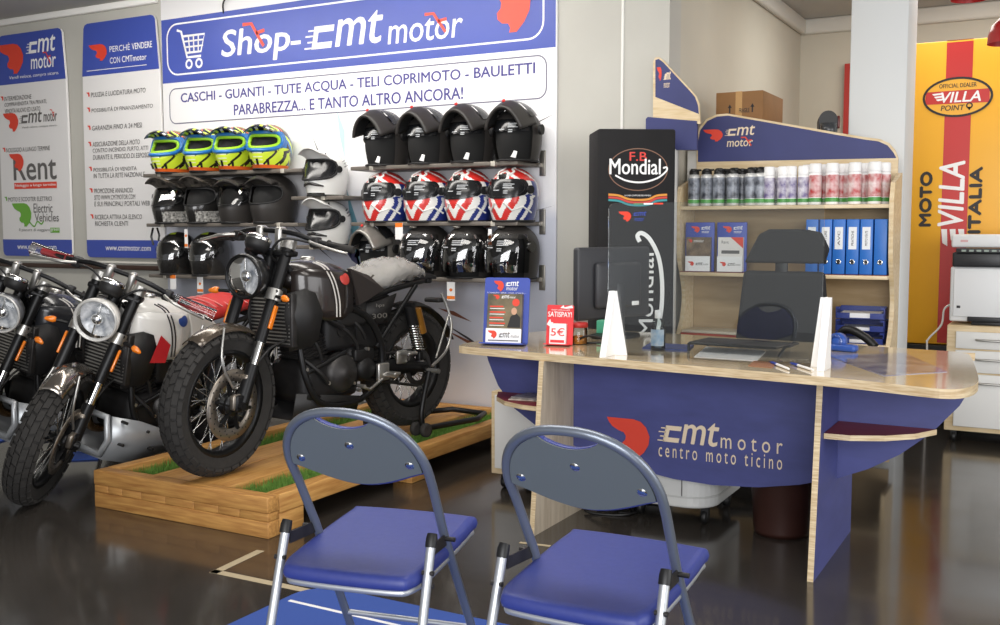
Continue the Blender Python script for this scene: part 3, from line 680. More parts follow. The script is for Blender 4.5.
def wheel(root, name, c, R, w, T, disc_r, disc_y, rimm, nspoke=36):
    """one wheel: the rim is the part, tyre, spokes, hub and disc hang from it"""
    A = Matrix.Translation(c) @ Matrix.Rotation(-PI / 2, 4, 'X')      # lathe z becomes +y
    rr = R - w * .86
    rim = MB(T); rim.lathe([(rr - .012, -w * .30), (rr + .014, -w * .36), (rr + .014, -w * .30), (rr - .004, -w * .2), (rr - .004, w * .2), (rr + .014, w * .30), (rr + .014, w * .36), (rr - .012, w * .30), (rr - .018, 0), (rr - .012, -w * .30)], 48, A)
    part = rim.build(name, rimm, root)
    ty = MB(T); pr = [(rr + .004, -w * .33)]
    for i in range(13):
        a = -100 + 200 * i / 12; pr.append((rr + w * .46 + (R - rr - w * .46 - .010) * math.cos(math.radians(a)) * (1 if abs(a) < 90 else .6), w * .49 * math.sin(math.radians(a))))
    pr.append((rr + .004, w * .33)); ty.lathe(pr, 64, A)
    nb = 34
    for k in range(nb):
        for (y, hw, off) in ((-.34, .085, .5), (-.12, .10, 0), (.12, .10, .5), (.34, .085, 0), (-.47, .05, .0), (.47, .05, .5)):
            th0 = 2 * PI * (k + off) / nb; dth = 2 * PI / nb * .40; vs = []
            for (yy, dt) in ((y - hw, -dth), (y + hw, -dth), (y + hw, dth), (y - hw, dth)):
                s_ = max(-1, min(1, yy * 2.05)); rt = rr + w * .46 + (R - rr - w * .46 - .010) * math.sqrt(max(0, 1 - s_ * s_ * .97))
                for up in (-.004, .010 if abs(y) < .4 else .008): vs.append((c[0] + (rt + up) * math.cos(th0 + dt + (.03 if abs(yy) > .2 else 0)), c[1] + yy * w * 1.0 + (math.copysign(.004, yy) if up > 0 and abs(y) > .4 else 0), c[2] + (rt + up) * math.sin(th0 + dt + (.03 if abs(yy) > .2 else 0))))
            ty.add(vs, [(1, 3, 5, 7), (0, 1, 7, 6), (0, 2, 3, 1), (2, 4, 5, 3), (4, 6, 7, 5)])
    ty.build('tyre_tread', RUB, part)
    hb = MB(T); hb.lathe([(.0, -.075), (.018, -.075), (.018, -.05), (.05, -.045), (.05, -.035), (.026, -.028), (.026, .028), (.05, .035), (.05, .045), (.018, .05), (.018, .075), (0, .075)], 24, A); hb.build('hub', BLK, part)
    sp = MB(T)
    for k in range(nspoke):
        s = 1 if k % 2 else -1; a = 2 * PI * k / nspoke; b = a + (.42 if k % 4 < 2 else -.42)
        p = V((c[0] + .048 * math.cos(b), c[1] + s * .038, c[2] + .048 * math.sin(b))); q = V((c[0] + (rr - .012) * math.cos(a), c[1] + s * w * .06, c[2] + (rr - .012) * math.sin(a)))
        sp.tube([p, q], .0022, 5, cap=False)
    sp.build('spokes', SPO, part)
    dk = MB(T); D = Matrix.Translation((c[0], c[1] + disc_y, c[2])) @ Matrix.Rotation(-PI / 2, 4, 'X')
    dk.lathe([(disc_r * .66, 0), (disc_r, 0), (disc_r, .005), (disc_r * .66, .005), (disc_r * .66, 0)], 48, D)
    for k in range(48):
        a = 2 * PI * k / 48; r_ = disc_r * (.74, .82, .9)[k % 3]; dk.lathe([(0, .0056), (.004, .0056)], 8, D @ Matrix.Translation((r_ * math.cos(a), r_ * math.sin(a), 0)), 1)
    dk.build('brake_disc', [DSC, BLKP], part)
    cr = MB(T)
    for k in range(6):
        a = 2 * PI * k / 6; cr.bar((c[0] + .03 * math.cos(a), c[1] + disc_y + .004, c[2] + .03 * math.sin(a)), (c[0] + disc_r * .72 * math.cos(a + .25), c[1] + disc_y + .004, c[2] + disc_r * .72 * math.sin(a + .25)), .02, .008)
        cr.cyl((c[0] + disc_r * .68 * math.cos(a + .25), c[1] + disc_y, c[2] + disc_r * .68 * math.sin(a + .25)), (c[0] + disc_r * .68 * math.cos(a + .25), c[1] + disc_y + .012, c[2] + disc_r * .68 * math.sin(a + .25)), .009, 10)
    cr.lathe([(.02, -.006), (.05, -.006), (.05, .012), (.02, .012)], 20, D)
    cr.build('disc_carrier', BLK, part)
    return part
def sring(x, zc, hw, hh, n=2.6, k=20, top=1.0):
    out = []
    for i in range(k):
        a = 2 * PI * i / k; ca, sa = math.cos(a), math.sin(a)
        y = hw * math.copysign(abs(ca) ** (2 / n), ca); z = hh * math.copysign(abs(sa) ** (2 / n), sa)
        if z > 0: y *= 1 - (1 - top) * (z / hh)
        out.append((x, y, zc + z))
    return out
def motorcycle(label, loc, heading, steer, lean, pal, group=None, stand=False, plastic=False, skid=False, wrap=False):
    rt = thing('motorcycle', label, 'motorcycle', loc, heading, group, lean)
    F = Matrix.Translation((1.02, 0, 1.0)) @ Matrix.Rotation(steer, 4, V((-.40, 0, .92))) @ Matrix.Translation((-1.02, 0, -1.0)); I = Matrix()
    fc = (1.375, 0, .328); rc = (.12, 0, .355)
    wheel(rt, 'front_wheel', fc, .332, .12, F, .160, .072, pal['rim'])
    wheel(rt, 'rear_wheel', rc, .325, .14, I, .105, -.09, pal['rim'])
    # ---- fork
    for s in (1, -1):
        top = V((1.055, .098 * s, 1.03)); bot = V((1.345, .098 * s, .33)); d = (bot - top)
        f = MB(F).tube([top, top + d * .62], .027, 14).build('fork_tube', BLK, rt)
        MB(F).tube([top + d * .60, top + d * .78], .022, 14).build('fork_stanchion', CHR, f)
        fl = MB(F); fl.tube([top + d * .76, top + d * .99], [.029, .031], 14); fl.rbox((bot.x - .03, bot.y - .022, bot.z - .03), (bot.x + .05, bot.y + .022, bot.z + .045), .01); fl.cyl((fc[0], .06 * s, fc[2]), (fc[0], .14 * s, fc[2]), .017, 14); fl.build('fork_foot', BLK, f)
        MB(F).tube([top - d * .03, top + d * .03], .034, 16).build('fork_cap', ALU, f)
        MB(F).tube([top + d * .29, top + d * .36], .037, 16).build('fork_clamp', ALU, f)
        p = top + d * .46; n_ = V((-.1, .03 * s, 0)); MB(F).rbox((-.012, -.006, -.055), (.012, .006, .055), .004, 0, basis(p + V((0.0, .032 * s, 0)), -d, V((1, 0, 0)))).build('reflector', AMB, f)
        k = MB(F); q = top + d * .325 + V((.03, .04 * s, 0)); k.tube([q, q + V((.02, .05 * s, .0))], .008, 8); ts = k.build('turn_signal', BLK, rt)
        MB(F).lathe([(0, -.014), (.012, -.012), (.016, 0), (.015, .012), (.008, .034), (0, .04)], 12, basis(q + V((.02, .06 * s, 0)), (.35, .9 * s, -.15))).build('amber_lens', AMB, ts)
    br = MB(F); br.rbox((1.02, -.13, .975), (1.10, .13, 1.003), .01); br.rbox((1.09, -.13, .80), (1.17, .13, .835), .01); br.cyl((1.05, 0, 1.0), (1.12, 0, .80), .03, 14); br.build('triple_clamp', BLK, rt)
    cal = MB(F); cal.rbox((fc[0] - .10, .066, fc[2] + .02), (fc[0] - .045, .115, fc[2] + .135), .014); cal.rbox((fc[0] - .06, .08, fc[2] - .02), (fc[0] + .03, .11, fc[2] + .05), .01); c_ = cal.build('brake_caliper', DSC, rt)
    MB(F).tube(smooth2([(fc[0] - .08, .10, fc[2] + .13), (1.20, .12, .56), (1.06, .13, .62), (1.0, .11, .80), (1.06, .10, .93)], 6, False), .006, 6).build('brake_hose', BLKP, c_)
    # ---- front mudguard and stays
    rows = []
    for i in range(11):
        a = math.radians(58 + 66 * i / 10); r_ = .352 + .01 * (i / 10); rows.append([(fc[0] + (r_ - .012 * u * u) * math.cos(a), .062 * u * (1 - .2 * abs(i / 10 - .5)), fc[2] + (r_ - .03 * u * u) * math.sin(a)) for u in (-1, -.6, -.2, .2, .6, 1)])
    fg = MB(F); fg.loft(rows, 0, False, False); fo = fg.build('front_mudguard', pal['guard'], rt); md = fo.modifiers.new('wall', 'SOLIDIFY'); md.thickness = .004
    st = MB(F)
    for s in (1, -1): st.tube(smooth2([(fc[0] + .05, .060 * s, fc[2] + .345), (fc[0] + .085, .085 * s, fc[2] + .20), (fc[0] + .02, .095 * s, fc[2] + .08)], 5, False), .006, 6)
    st.build('mudguard_stay', ALU, fo)
    # ---- headlight
    H = Matrix.Translation((1.205, 0, .885)); hx = basis((1.205, 0, .885), (1, 0, -.06), (0, 1, 0)); hx = F @ hx
    hd = MB(hx); hd.lathe([(0, -.10), (.05, -.09), (.085, -.05), (.10, .0), (.105, .035), (.098, .045), (.09, .04)], 32)
    hm = hd.build('headlight', pal['lamp'], rt)
    MB(hx).lathe([(.0, .0), (.04, .005), (.07, .018), (.092, .04)], 32).build('reflector_bowl', LENS, hm)
    MB(hx).lathe([(.0, .060), (.05, .056), (.08, .048), (.094, .038)], 32).build('lamp_glass', LGL, hm)
    bz = MB(hx); bz.tube([(.097 * math.cos(2 * PI * i / 36), .097 * math.sin(2 * PI * i / 36), .043) for i in range(36)], .006, 8, True); bz.build('lamp_rim', pal['rimlamp'], hm)
    lv = MB(hx); lv.rbox((-.004, -.085, .02), (.004, .085, .03), .002); lv.ell((0, 0, .02), (.03, .03, .02), 0, 14, 8); lv.build('bulb_shield', CHR, hm)
    # ---- gauge
    gx = F @ basis((1.15, 0, 1.045), (-.45, 0, 1), (0, 1, 0)); gg = MB(gx); gg.lathe([(0, -.05), (.045, -.05), (.056, -.03), (.058, .012), (.052, .018), (.05, .014), (0, .014)], 28); go = gg.build('instrument_gauge', BLKP, rt)
    MB(gx).lathe([(.048, .012), (.058, .014), (.06, .006), (.057, -.006)], 28).build('gauge_ring', CHR, go)
    # ---- handlebar
    hb = MB(F); pts = smooth2([(.985, .40, 1.03), (1.02, .26, 1.05), (1.06, .13, 1.085), (1.065, 0, 1.09), (1.06, -.13, 1.085), (1.02, -.26, 1.05), (.985, -.40, 1.03)], 6, False); hb.tube(pts, .0125, 10); bo = hb.build('handlebar', BLK, rt)
    for s in (1, -1):
        MB(F).rbox((1.035, .055 * s - .018, 1.0), (1.09, .055 * s + .018, 1.11), .012).build('bar_clamp', ALU, bo)
        g = MB(F); g.tube([(1.003, .285 * s, 1.041), (.983, .41 * s, 1.028)], [.019, .017], 12); g.lathe([(0, 0), (.024, 0), (.024, .008), (0, .008)], 12, basis((1.004, .28 * s, 1.042), (-.1, s, -.1))); g.build('grip', pal['grip'], bo)
        lv = MB(F); lv.tube(smooth2([(1.06, .22 * s, 1.055), (1.10, .27 * s, 1.05), (1.085, .36 * s, 1.03), (1.06, .43 * s, 1.015)], 5, False), [.008] * 8 + [.007] * 7 + [.009], 8); lv.build('lever', ALU, bo)
        sw = MB(F); sw.rbox((1.0, .225 * s - .022, 1.025), (1.045, .225 * s + .022, 1.075), .008); sw.build('switch_block', BLKP, bo)
        if plastic:
            w_ = MB(F); w_.tube([(1.008, .26 * s, 1.044), (.99, .36 * s, 1.03), (.975, .46 * s, 1.02)], [.026, .03, .034], 10); w_.build('plastic_sleeve', PLAS, bo)
    cb = MB(F)
    cb.tube(smooth2([(1.05, .21, 1.05), (1.13, .12, 1.06), (1.12, .05, .98), (1.02, .06, .92)], 6, False), .006, 6); cb.tube(smooth2([(1.05, -.21, 1.05), (1.14, -.1, 1.07), (1.12, .0, .98), (1.0, -.05, .92)], 6, False), .006, 6); cb.build('control_cable', BLKP, bo)
    # ---- frame
    fm = MB()
    for s in (1, -1):
        fm.tube(smooth2([(1.02, .04 * s, .93), (.93, .07 * s, .86), (.74, .12 * s, .74), (.56, .13 * s, .66), (.46, .13 * s, .52), (.44, .12 * s, .36)], 5, False), .019, 10)
        fm.tube(smooth2([(1.06, .035 * s, .83), (1.0, .10 * s, .62), (.97, .13 * s, .40), (.86, .13 * s, .26), (.60, .12 * s, .25), (.44, .12 * s, .34)], 5, False), .016, 10)
        fm.tube([(.66, .12 * s, .72), (.36, .11 * s, .785), (.08, .09 * s, .82)], .015, 8); fm.tube([(.49, .125 * s, .50), (.16, .105 * s, .80)], .013, 8)
        fm.tube([(.97, .13 * s, .42), (.72, .14 * s, .5)], .012, 8)
    fm.tube([(1.03, 0, .98), (1.07, 0, .80)], .032, 12); fm.build('frame', BLK, rt)
    # ---- tank: loft along x
    tk = MB(); sec = [(1.02, .87, .045, .045), (.99, .875, .085, .062), (.93, .865, .125, .088), (.84, .855, .15, .098), (.74, .845, .152, .095), (.65, .83, .135, .080), (.58, .81, .10, .062), (.535, .80, .07, .045)]
    tk.loft([sring(x, z, hw, hh, 2.8, 28, .78) for x, z, hw, hh in sec], 0); to = tk.build('fuel_tank', pal['tank'], rt, sub=1)
    cpm = MB(); cpm.lathe([(0, .012), (.03, .012), (.036, 0), (.036, -.01)], 20, basis((.83, 0, .953), (0, 0, 1))); cpm.build('filler_cap', ALU, to)
    for s in (1, -1):
        sp_ = MB()                                          # flank panel running down from the tank to the radiator shroud
        sp_.loft([[(x, s * (y + .006 * math.sin(PI * k / 5)), z0 + (z1 - z0) * k / 5) for k in range(6)] for x, y, z0, z1 in ((1.03, .10, .80, .90), (.96, .145, .71, .91), (.88, .168, .665, .905), (.78, .174, .665, .90), (.70, .165, .70, .885))], 0, False, False)
        so = sp_.build('tank_panel', pal['panel'], rt); so.modifiers.new('wall', 'SOLIDIFY').thickness = .008
        st = MB()
        for dx in (0, .022): st.tube(smooth2([(.80 + dx, s * .188, .68), (.805 + dx, s * .190, .76), (.83 + dx, s * .187, .85), (.86 + dx, s * .165, .915), (.885 + dx, s * .12, .94)], 4, False), .0038, 5)
        st.build('pin_stripe', pal['stripe'], so)
        bd = MB(); bd.lathe([(0, .003), (.028, .002), (.031, 0)], 20, basis((.765, s * .186, .86), (0, s, .3))); bd.build('tank_badge', pal['badge'], to)
        if pal.get('flash'):
            fl = MB(); fl.add([(.96, s * .186, .665), (.86, s * .192, .655), (.84, s * .193, .745), (.91, s * .190, .80)], [(0, 1, 2, 3)] if s > 0 else [(3, 2, 1, 0)]); fl.build('red_flash', pal['flash'], so)
        sh = MB(); sh.loft([[(x, s * y, z) for x, y, z in r] for r in (((1.07, .12, .80), (1.09, .125, .70), (1.06, .12, .53)), ((1.0, .165, .82), (.985, .175, .70), (.97, .165, .55)), ((.94, .172, .80), (.90, .178, .70), (.92, .165, .58)))], 0, False, False)
        sho = sh.build('radiator_shroud', pal['shroud'], rt); sho.modifiers.new('wall', 'SOLIDIFY').thickness = .008
        bx = MB(); bx.rbox((.55, .10 * s - .03, .62), (.76, .10 * s + .03, .745), .02); bx.build('side_cover', pal['cover'], rt)
        ln = MB(); ln.add([(.73, s * .166, .905), (.56, s * .125, .865), (.44, s * .118, .79), (.66, s * .158, .725)], [(0, 1, 2, 3)] if s > 0 else [(3, 2, 1, 0)]); lo = ln.build('knee_panel', pal['knee'], rt); lo.modifiers.new('wall', 'SOLIDIFY').thickness = .02
        sc_ = MB(); sc_.loft([[(.58, s * .12, .72), (.58, s * .13, .64)], [(.44, s * .125, .74), (.46, s * .135, .62)], [(.32, s * .115, .765), (.38, s * .125, .66)]], 0, False, False); sco = sc_.build('side_panel', pal['cover'], rt); sco.modifiers.new('wall', 'SOLIDIFY').thickness = .008
        if s > 0:
            tm = MB(Matrix(((-1, 0, 0, 0), (0, -1, 0, 0), (0, 0, 1, 0), (0, 0, 0, 1)))); tm.text('300', -.53, .648, -.42, .672, .139, 0, .02); tm.text('hps', -.50, .70, -.44, .722, .139, 0, .02); tm.build('model_lettering', ALU, sco)
    # ---- radiator
    rd = MB(); rd.rbox((1.03, -.145, .55), (1.065, .145, .80), .006); ro = rd.build('radiator', GUN, rt)
    fn = MB()
    for k in range(13): fn.box((1.064, -.13, .565 + k * .017), (1.07, .13, .565 + k * .017 + .006))
    fn.build('radiator_grille', ALU, ro)
    # ---- engine
    en = MB(); en.rbox((.60, -.13, .27), (.98, .13, .48), .05, 0, None, 3); en.rbox((.50, -.11, .33), (.66, .11, .52), .04); eo = en.build('engine_case', DRK, rt)
    cy = MB(); Mc = basis((.86, 0, .46), (.22, 0, 1), (0, 1, 0))
    for k in range(7): cy.rbox((-.085, -.085, k * .018), (.085, .085, k * .018 + .010), .006, 0, Mc)
    cy.rbox((-.075, -.075, 0), (.075, .075, .13), .01, 0, Mc); cy.rbox((-.085, -.08, .13), (.085, .08, .20), .025, 0, Mc); cy.build('cylinder_head', GUN, eo)
    ac = MB(); ac.lathe([(0, .045), (.03, .045), (.035, .036), (.075, .032), (.088, .016), (.10, .0), (.10, -.02)], 28, basis((.74, .13, .40), (0, 1, 0))); ac.build('alternator_cover', GUN, eo)
    cc = MB(); cc.lathe([(0, .03), (.085, .026), (.11, .0), (.11, -.02)], 28, basis((.76, -.13, .38), (0, -1, 0))); cc.build('clutch_cover', GUN, eo)
    sk_ = MB(); sk_.lathe([(0, .03), (.05, .028), (.06, 0)], 20, basis((.56, .11, .40), (0, 1, 0))); sk_.rbox((.5, .09, .44), (.64, .13, .5), .01); sk_.build('sprocket_cover', DRK, eo)
    hs = MB()
    for pts in ([(.95, .10, .62), (.90, .13, .55), (.86, .12, .48)], [(.80, .10, .66), (.70, .13, .60), (.62, .12, .52), (.60, .10, .44)], [(.92, .06, .72), (.80, .12, .66), (.72, .13, .62)], [(.98, .1, .5), (.9, .15, .42), (.84, .14, .36)], [(.70, .08, .70), (.62, .13, .62), (.56, .12, .55)]): hs.tube(smooth2(pts, 5, False), .009, 7)
    hs.build('hose', BLKP, eo)
    ab = MB(); ab.rbox((.40, -.075, .47), (.66, .075, .735), .03); ab.rbox((.58, -.10, .50), (.80, .09, .69), .03); ab.rbox((.30, -.06, .60), (.45, .06, .76), .02); ab.build('airbox', BLKP, rt)
    ib = MB(); ib.rbox((.62, -.06, .56), (.74, .06, .66), .02); ib.cyl((.70, .05, .60), (.70, .10, .60), .03, 14); ib.build('throttle_body', GUN, eo)
    bl = MB()
    for (x, z) in ((.68, .46), (.80, .46), (.83, .36), (.66, .34), (.92, .30), (.62, .30), (.97, .44), (.56, .5)): bl.cyl((x, .12, z), (x, .142, z), .009, 8)
    bl.build('engine_bolt', ALU, eo)
    ex = MB(); ex.tube(smooth2([(.95, -.03, .60), (1.05, -.05, .52), (1.06, -.08, .36), (.96, -.12, .25), (.70, -.15, .24), (.42, -.16, .30), (.25, -.18, .40)], 6, False), .022, 12); ex.build('exhaust_pipe', pal['pipe'], rt)
    mf = MB(); mf.tube([(.27, -.18, .385), (.20, -.185, .43), (-.10, -.20, .55)], [.03, .052, .05], 16); mf.build('silencer', BLK, rt)
    if skid:
        sk = MB(); A_ = [(1.10, .10, .38), (1.12, .06, .20), (1.00, .13, .16)]
        sk.loft([[(1.10, y, z) for y, z in ((.13, .40), (.145, .28), (.09, .17), (-.09, .17), (-.145, .28), (-.13, .40))], [(.95, y, z) for y, z in ((.17, .36), (.17, .24), (.12, .13), (-.12, .13), (-.17, .24), (-.17, .36))], [(.62, y, z) for y, z in ((.15, .22), (.15, .18), (.11, .14), (-.11, .14), (-.15, .18), (-.15, .22))]], 0, False, False)
        so = sk.build('skid_plate', pal['skid'], rt); so.modifiers.new('wall', 'SOLIDIFY').thickness = .012
        hl = MB(); hl.tube([(1.105, y, z) for y, z in ((.10, .39), (.12, .28), (.08, .20), (-.08, .20), (-.12, .28), (-.10, .39))], .018, 6, True); hl.build('skid_rim', pal['skid'], so)
        db = MB()
        for (x, z) in ((1.05, .37), (1.06, .26), (.9, .30), (.86, .2)): db.cyl((x, .14, z), (x, .178, z), .008, 8)
        db.build('skid_bolt', GUN, so)
    else:
        sk = MB(); sk.loft([[(1.02, y, z) for y, z in ((.12, .33), (.09, .2), (-.09, .2), (-.12, .33))], [(.62, y, z) for y, z in ((.14, .27), (.11, .19), (-.11, .19), (-.14, .27))]], 0, False, False); so = sk.build('belly_guard', BLKP, rt); so.modifiers.new('wall', 'SOLIDIFY').thickness = .008
    # ---- swingarm, shock, chain
    sa = MB()
    for s in (1, -1):
        sa.loft([[(x, s * y + dy, z + dz) for dy, dz in ((-.016, -h), (.016, -h), (.016, h), (-.016, h))] for x, y, z, h in ((.50, .10, .38, .035), (.36, .11, .385, .04), (.22, .115, .375, .03), (.09, .115, .357, .028))], 0)
        sa.cyl((.12, s * .09, .357), (.12, s * .15, .357), .018, 12)
    sa.rbox((.40, -.1, .35), (.47, .1, .42), .015); sa.build('swingarm', BLK, rt)
    ch = MB(); ch.lathe([(.07, -.004), (.10, -.004), (.10, .004), (.07, .004)], 36, basis(rc, (0, 1, 0)) @ Matrix.Translation((0, 0, .085))); ch.tube([(.13, .085, .455), (.55, .10, .455)], .008, 6); ch.tube([(.13, .085, .257), (.55, .10, .345)], .008, 6); ch.build('drive_chain', GUN, rt)
    for s in (1, -1):
        a = V((.25, .135 * s, .70)); b = V((.165, .135 * s, .43)); d = b - a
        sh = MB(); sh.tube([a, a + d * .42], .031, 14); sh.tube([a + d * .4, b], .014, 10); sh.rbox((b.x - .02, b.y - .016, b.z - .03), (b.x + .02, b.y + .016, b.z + .02), .008); sh.cyl((a.x, a.y - .02, a.z), (a.x, a.y + .03, a.z), .016, 10); so = sh.build('shock_absorber', BLK, rt)
        sp = MB(); sp.tube([a + d * (.40 + .5 * i / 100) + V((math.cos(i * .62) * .028, math.sin(i * .62) * .028, 0)) for i in range(101)], .0055, 6); sp.build('coil_spring', CHR, so)
        rv = MB(); rv.tube([a + V((-.05, .015 * s, -.02)), a + V((-.095, .015 * s, -.15))], .021, 12); rv.build('gas_reservoir', GLD, so)
    # ---- seat, tail
    se = MB(); ss = [(.60, .815, .055, .03), (.55, .83, .085, .05), (.45, .845, .11, .055), (.33, .87, .12, .058), (.22, .885, .115, .05), (.12, .875, .095, .036), (.05, .865, .06, .015)]
    se.loft([sring(x, z, hw, hh, 2.6, 24, .85) for x, z, hw, hh in ss], 0); so = se.build('seat', pal['seat'], rt, sub=1)
    if wrap:
        wr = MB(); rw = random.Random(5)
        wr.loft([[(p[0], p[1] * 1.05 + rw.uniform(-.007, .007), p[2] + (p[2] - z) * .10 + rw.uniform(-.009, .009)) for p in sring(x, z, hw + .012, hh + .012, 2.4, 30, .85)] for x, z, hw, hh in [(ss[0][0] - (ss[0][0] - .045) * i / 26, *[ss[min(5, int(i / 26 * 6))][k] + (ss[min(6, int(i / 26 * 6) + 1)][k] - ss[min(5, int(i / 26 * 6))][k]) * (i / 26 * 6 - min(5, int(i / 26 * 6))) for k in (1, 2, 3)]) for i in range(27)]], 0)
        wr.build('plastic_cover', mat('wrap_film', '#cfccc6', .16, 0, alpha=.55, bump=.8, scale=28, coat=.5), so)
    else:
        pp = MB()
        for k in range(7):
            x = .50 - k * .05; i = min(5, max(1, int((.60 - x) / .09))); pp.tube([(x, y * .115, .90 + (.33 - abs(x - .25)) * .06 - .018 * y * y) for y in (-1, -.5, 0, .5, 1)], .004, 5)
        pp.build('seat_stitching', pal['stitch'], so)
    tl = MB(); tl.loft([[(.14, y, z) for y, z in ((.09, .86), (.09, .81), (-.09, .81), (-.09, .86))], [(-.02, y, z) for y, z in ((.05, .855), (.05, .83), (-.05, .83), (-.05, .855))], [(-.10, y, z) for y, z in ((.03, .838), (.03, .82), (-.03, .82), (-.03, .838))]], 0); tl.rbox((-.06, -.035, .80), (-.02, .035, .83), .008); tl.build('tail_unit', BLKP, rt)
    rows = []
    for i in range(13):
        a = math.radians(158 - 88 * i / 12 + 0); r_ = .352; rows.append([(rc[0] - (r_ - .02 * u * u) * math.cos(PI - a) * 1.0, .075 * u, rc[2] + (r_ - .025 * u * u) * math.sin(a)) for u in (-1, -.6, -.2, .2, .6, 1)])
    rows += [[(p[0] - .03, p[1] * .9, p[2] + .05) for p in rows[0]]] if False else []
    rg = MB(); rg.loft(rows, 0, False, False); ro = rg.build('rear_mudguard', BLKP, rt); ro.modifiers.new('wall', 'SOLIDIFY').thickness = .005
    ry = MB(); ry.tube(smooth2([(-.12, .05, .74), (-.16, .085, .58), (-.08, .12, .44), (.06, .13, .36)], 5, False), .008, 7); ry.tube([(-.14, .085, .62), (.02, .125, .40)], .006, 6); ph = MB(); ph.rbox((-.15, -.055, .69), (-.09, .055, .715), .008); ph.build('fender_tip', BLKP, ro); ry.build('mudguard_stay', ALU if not pal.get('dark_stay') else GUN, ro)
    # ---- pegs and levers
    pg = MB(); pg.rbox((.42, .13, .33), (.50, .155, .42), .008); pg.tube([(.46, .15, .36), (.45, .235, .36)], .012, 8); pg.rbox((.43, .17, .362), (.475, .24, .378), .005); pg.build('foot_peg', ALU, rt)
    pg = MB(); pg.tube([(.47, .15, .34), (.58, .165, .30), (.66, .17, .33)], .008, 8); pg.tube([(.66, .165, .33), (.665, .215, .33)], .010, 8); pg.build('gear_lever', ALU, rt)
    pg = MB(); pg.rbox((.27, .13, .40), (.35, .145, .47), .008); pg.rbox((.27, .145, .45), (.34, .215, .465), .005); pg.build('pillion_peg', ALU, rt)
    pg = MB(); pg.rbox((.42, -.155, .33), (.50, -.13, .42), .008); pg.tube([(.46, -.15, .36), (.45, -.235, .36)], .012, 8); pg.build('foot_peg', ALU, rt)
    if stand:
        ks = MB(); ks.tube([(.62, .13, .25), (.66, .30, .045)], .012, 10); ks.tube([(.66, .30, .045), (.70, .33, .03)], .016, 8); ks.build('side_stand', BLK, rt)
    return rt
ESP = mat('bike_espresso', '#2c2624', .28, .2, coat=.6)
pal1 = dict(rim=BLK, guard=mat('guard_bronze', '#5d5348', .25, .5, coat=.5), lamp=mat('lamp_black', '#1a1a1b', .3, coat=.4), rimlamp=BLK, grip=RUB, tank=ESP, panel=ESP, stripe=mat('stripe_pale', '#d2cec6', .4), badge=mat('badge_red', '#b23a33', .4), shroud=BLKP, cover=BLKP, knee=mat('knee_brown', '#2b2523', .5), pipe=BLK, seat=mat('seat_brown', '#403731', .6), stitch=BLK, skid=ALU)
WHB = mat('bike_white', '#e3e0da', .25, coat=.6); RDB = mat('bike_red', '#c32630', .3, coat=.5)
pal2 = dict(rim=BLK, guard=mat('guard_chrome', '#9b948c', .15, .9), lamp=WHB, rimlamp=mat('lamp_rim_pale', '#d6d4cf', .25, .3), grip=mat('grip_red', '#b5393d', .5), tank=WHB, panel=WHB, stripe=mat('stripe_dark', '#2a2524', .4), badge=mat('badge_blue', '#28407c', .4), shroud=BLKP, cover=WHB, knee=WHB, flash=RDB, pipe=mat('pipe_gold', '#8a6a44', .25, .9), seat=mat('seat_red', '#c9322f', .5), stitch=mat('stitch_pale', '#d9827d', .6), skid=mat('skid_silver', '#b7babd', .4, .5))
pal3 = dict(pal2, lamp=mat('lamp_silver', '#8e9094', .3, .6, coat=.4), tank=mat('bike_graphite', '#26272b', .25, .2, coat=.6), panel=mat('panel_graphite', '#2b2c30', .3, .2, coat=.5), knee=BLKP, cover=BLKP, seat=BLKP, grip=RUB, badge=pal1['badge'], stripe=pal1['stripe'], stitch=BLK); pal3.pop('flash')
HEAD1 = math.atan2(-.991, -.132)
motorcycle('black and brown motorcycle with plastic-wrapped seat on the wooden platform', (-3.10, 4.71, .17), HEAD1, math.radians(10), 0, pal1, None, False, False, False, True)
motorcycle('white motorcycle with red seat and red tank flash leaning on its side stand', (-4.24, 4.45, .0), math.radians(-87), math.radians(30), math.radians(-11), pal2, None, True, True, True)
motorcycle('graphite motorcycle with silver headlight cut by the picture edge', (-5.00, 4.50, .0), math.radians(-87), math.radians(30), math.radians(-11), pal3, None, True, False, True)
# ---- paddock stand under the rear wheel
ST = Matrix.Translation((-3.10, 4.71, .17)) @ Matrix.Rotation(HEAD1, 4, 'Z')
t = thing('paddock_stand', 'black tubular paddock stand lifting the rear wheel on the platform', 'stand', (-3.10, 4.71, .17), HEAD1)
b = MB(); pts = [(.18, .17, .04), (-.26, .19, .03), (-.42, .12, .03), (-.42, -.12, .03), (-.26, -.19, .03), (.18, -.17, .04)]
b.tube(pts, .016, 10); b.build('base_tube', BLK, t)
for s in (1, -1):
    u = MB(); u.tube(smooth2([(.18, .17 * s, .04), (.195, .172 * s, .14), (.125, .165 * s, .34)], 5, False), .015, 10); u.build('upright', BLK, t)
    p = MB(); p.cyl((.115, .13 * s, .345), (.115, .225 * s, .345), .013, 12); p.build('support_pin', ALU, t)
    for k in (.135, .205):
        w = MB(); w.lathe([(0, -.012), (.02, -.012), (.035, -.014), (.038, 0), (.035, .014), (.02, .012), (0, .012)], 20, basis((.20, k * s, .040), (0, 1, 0))); w.build('roller_wheel', RUB, t)
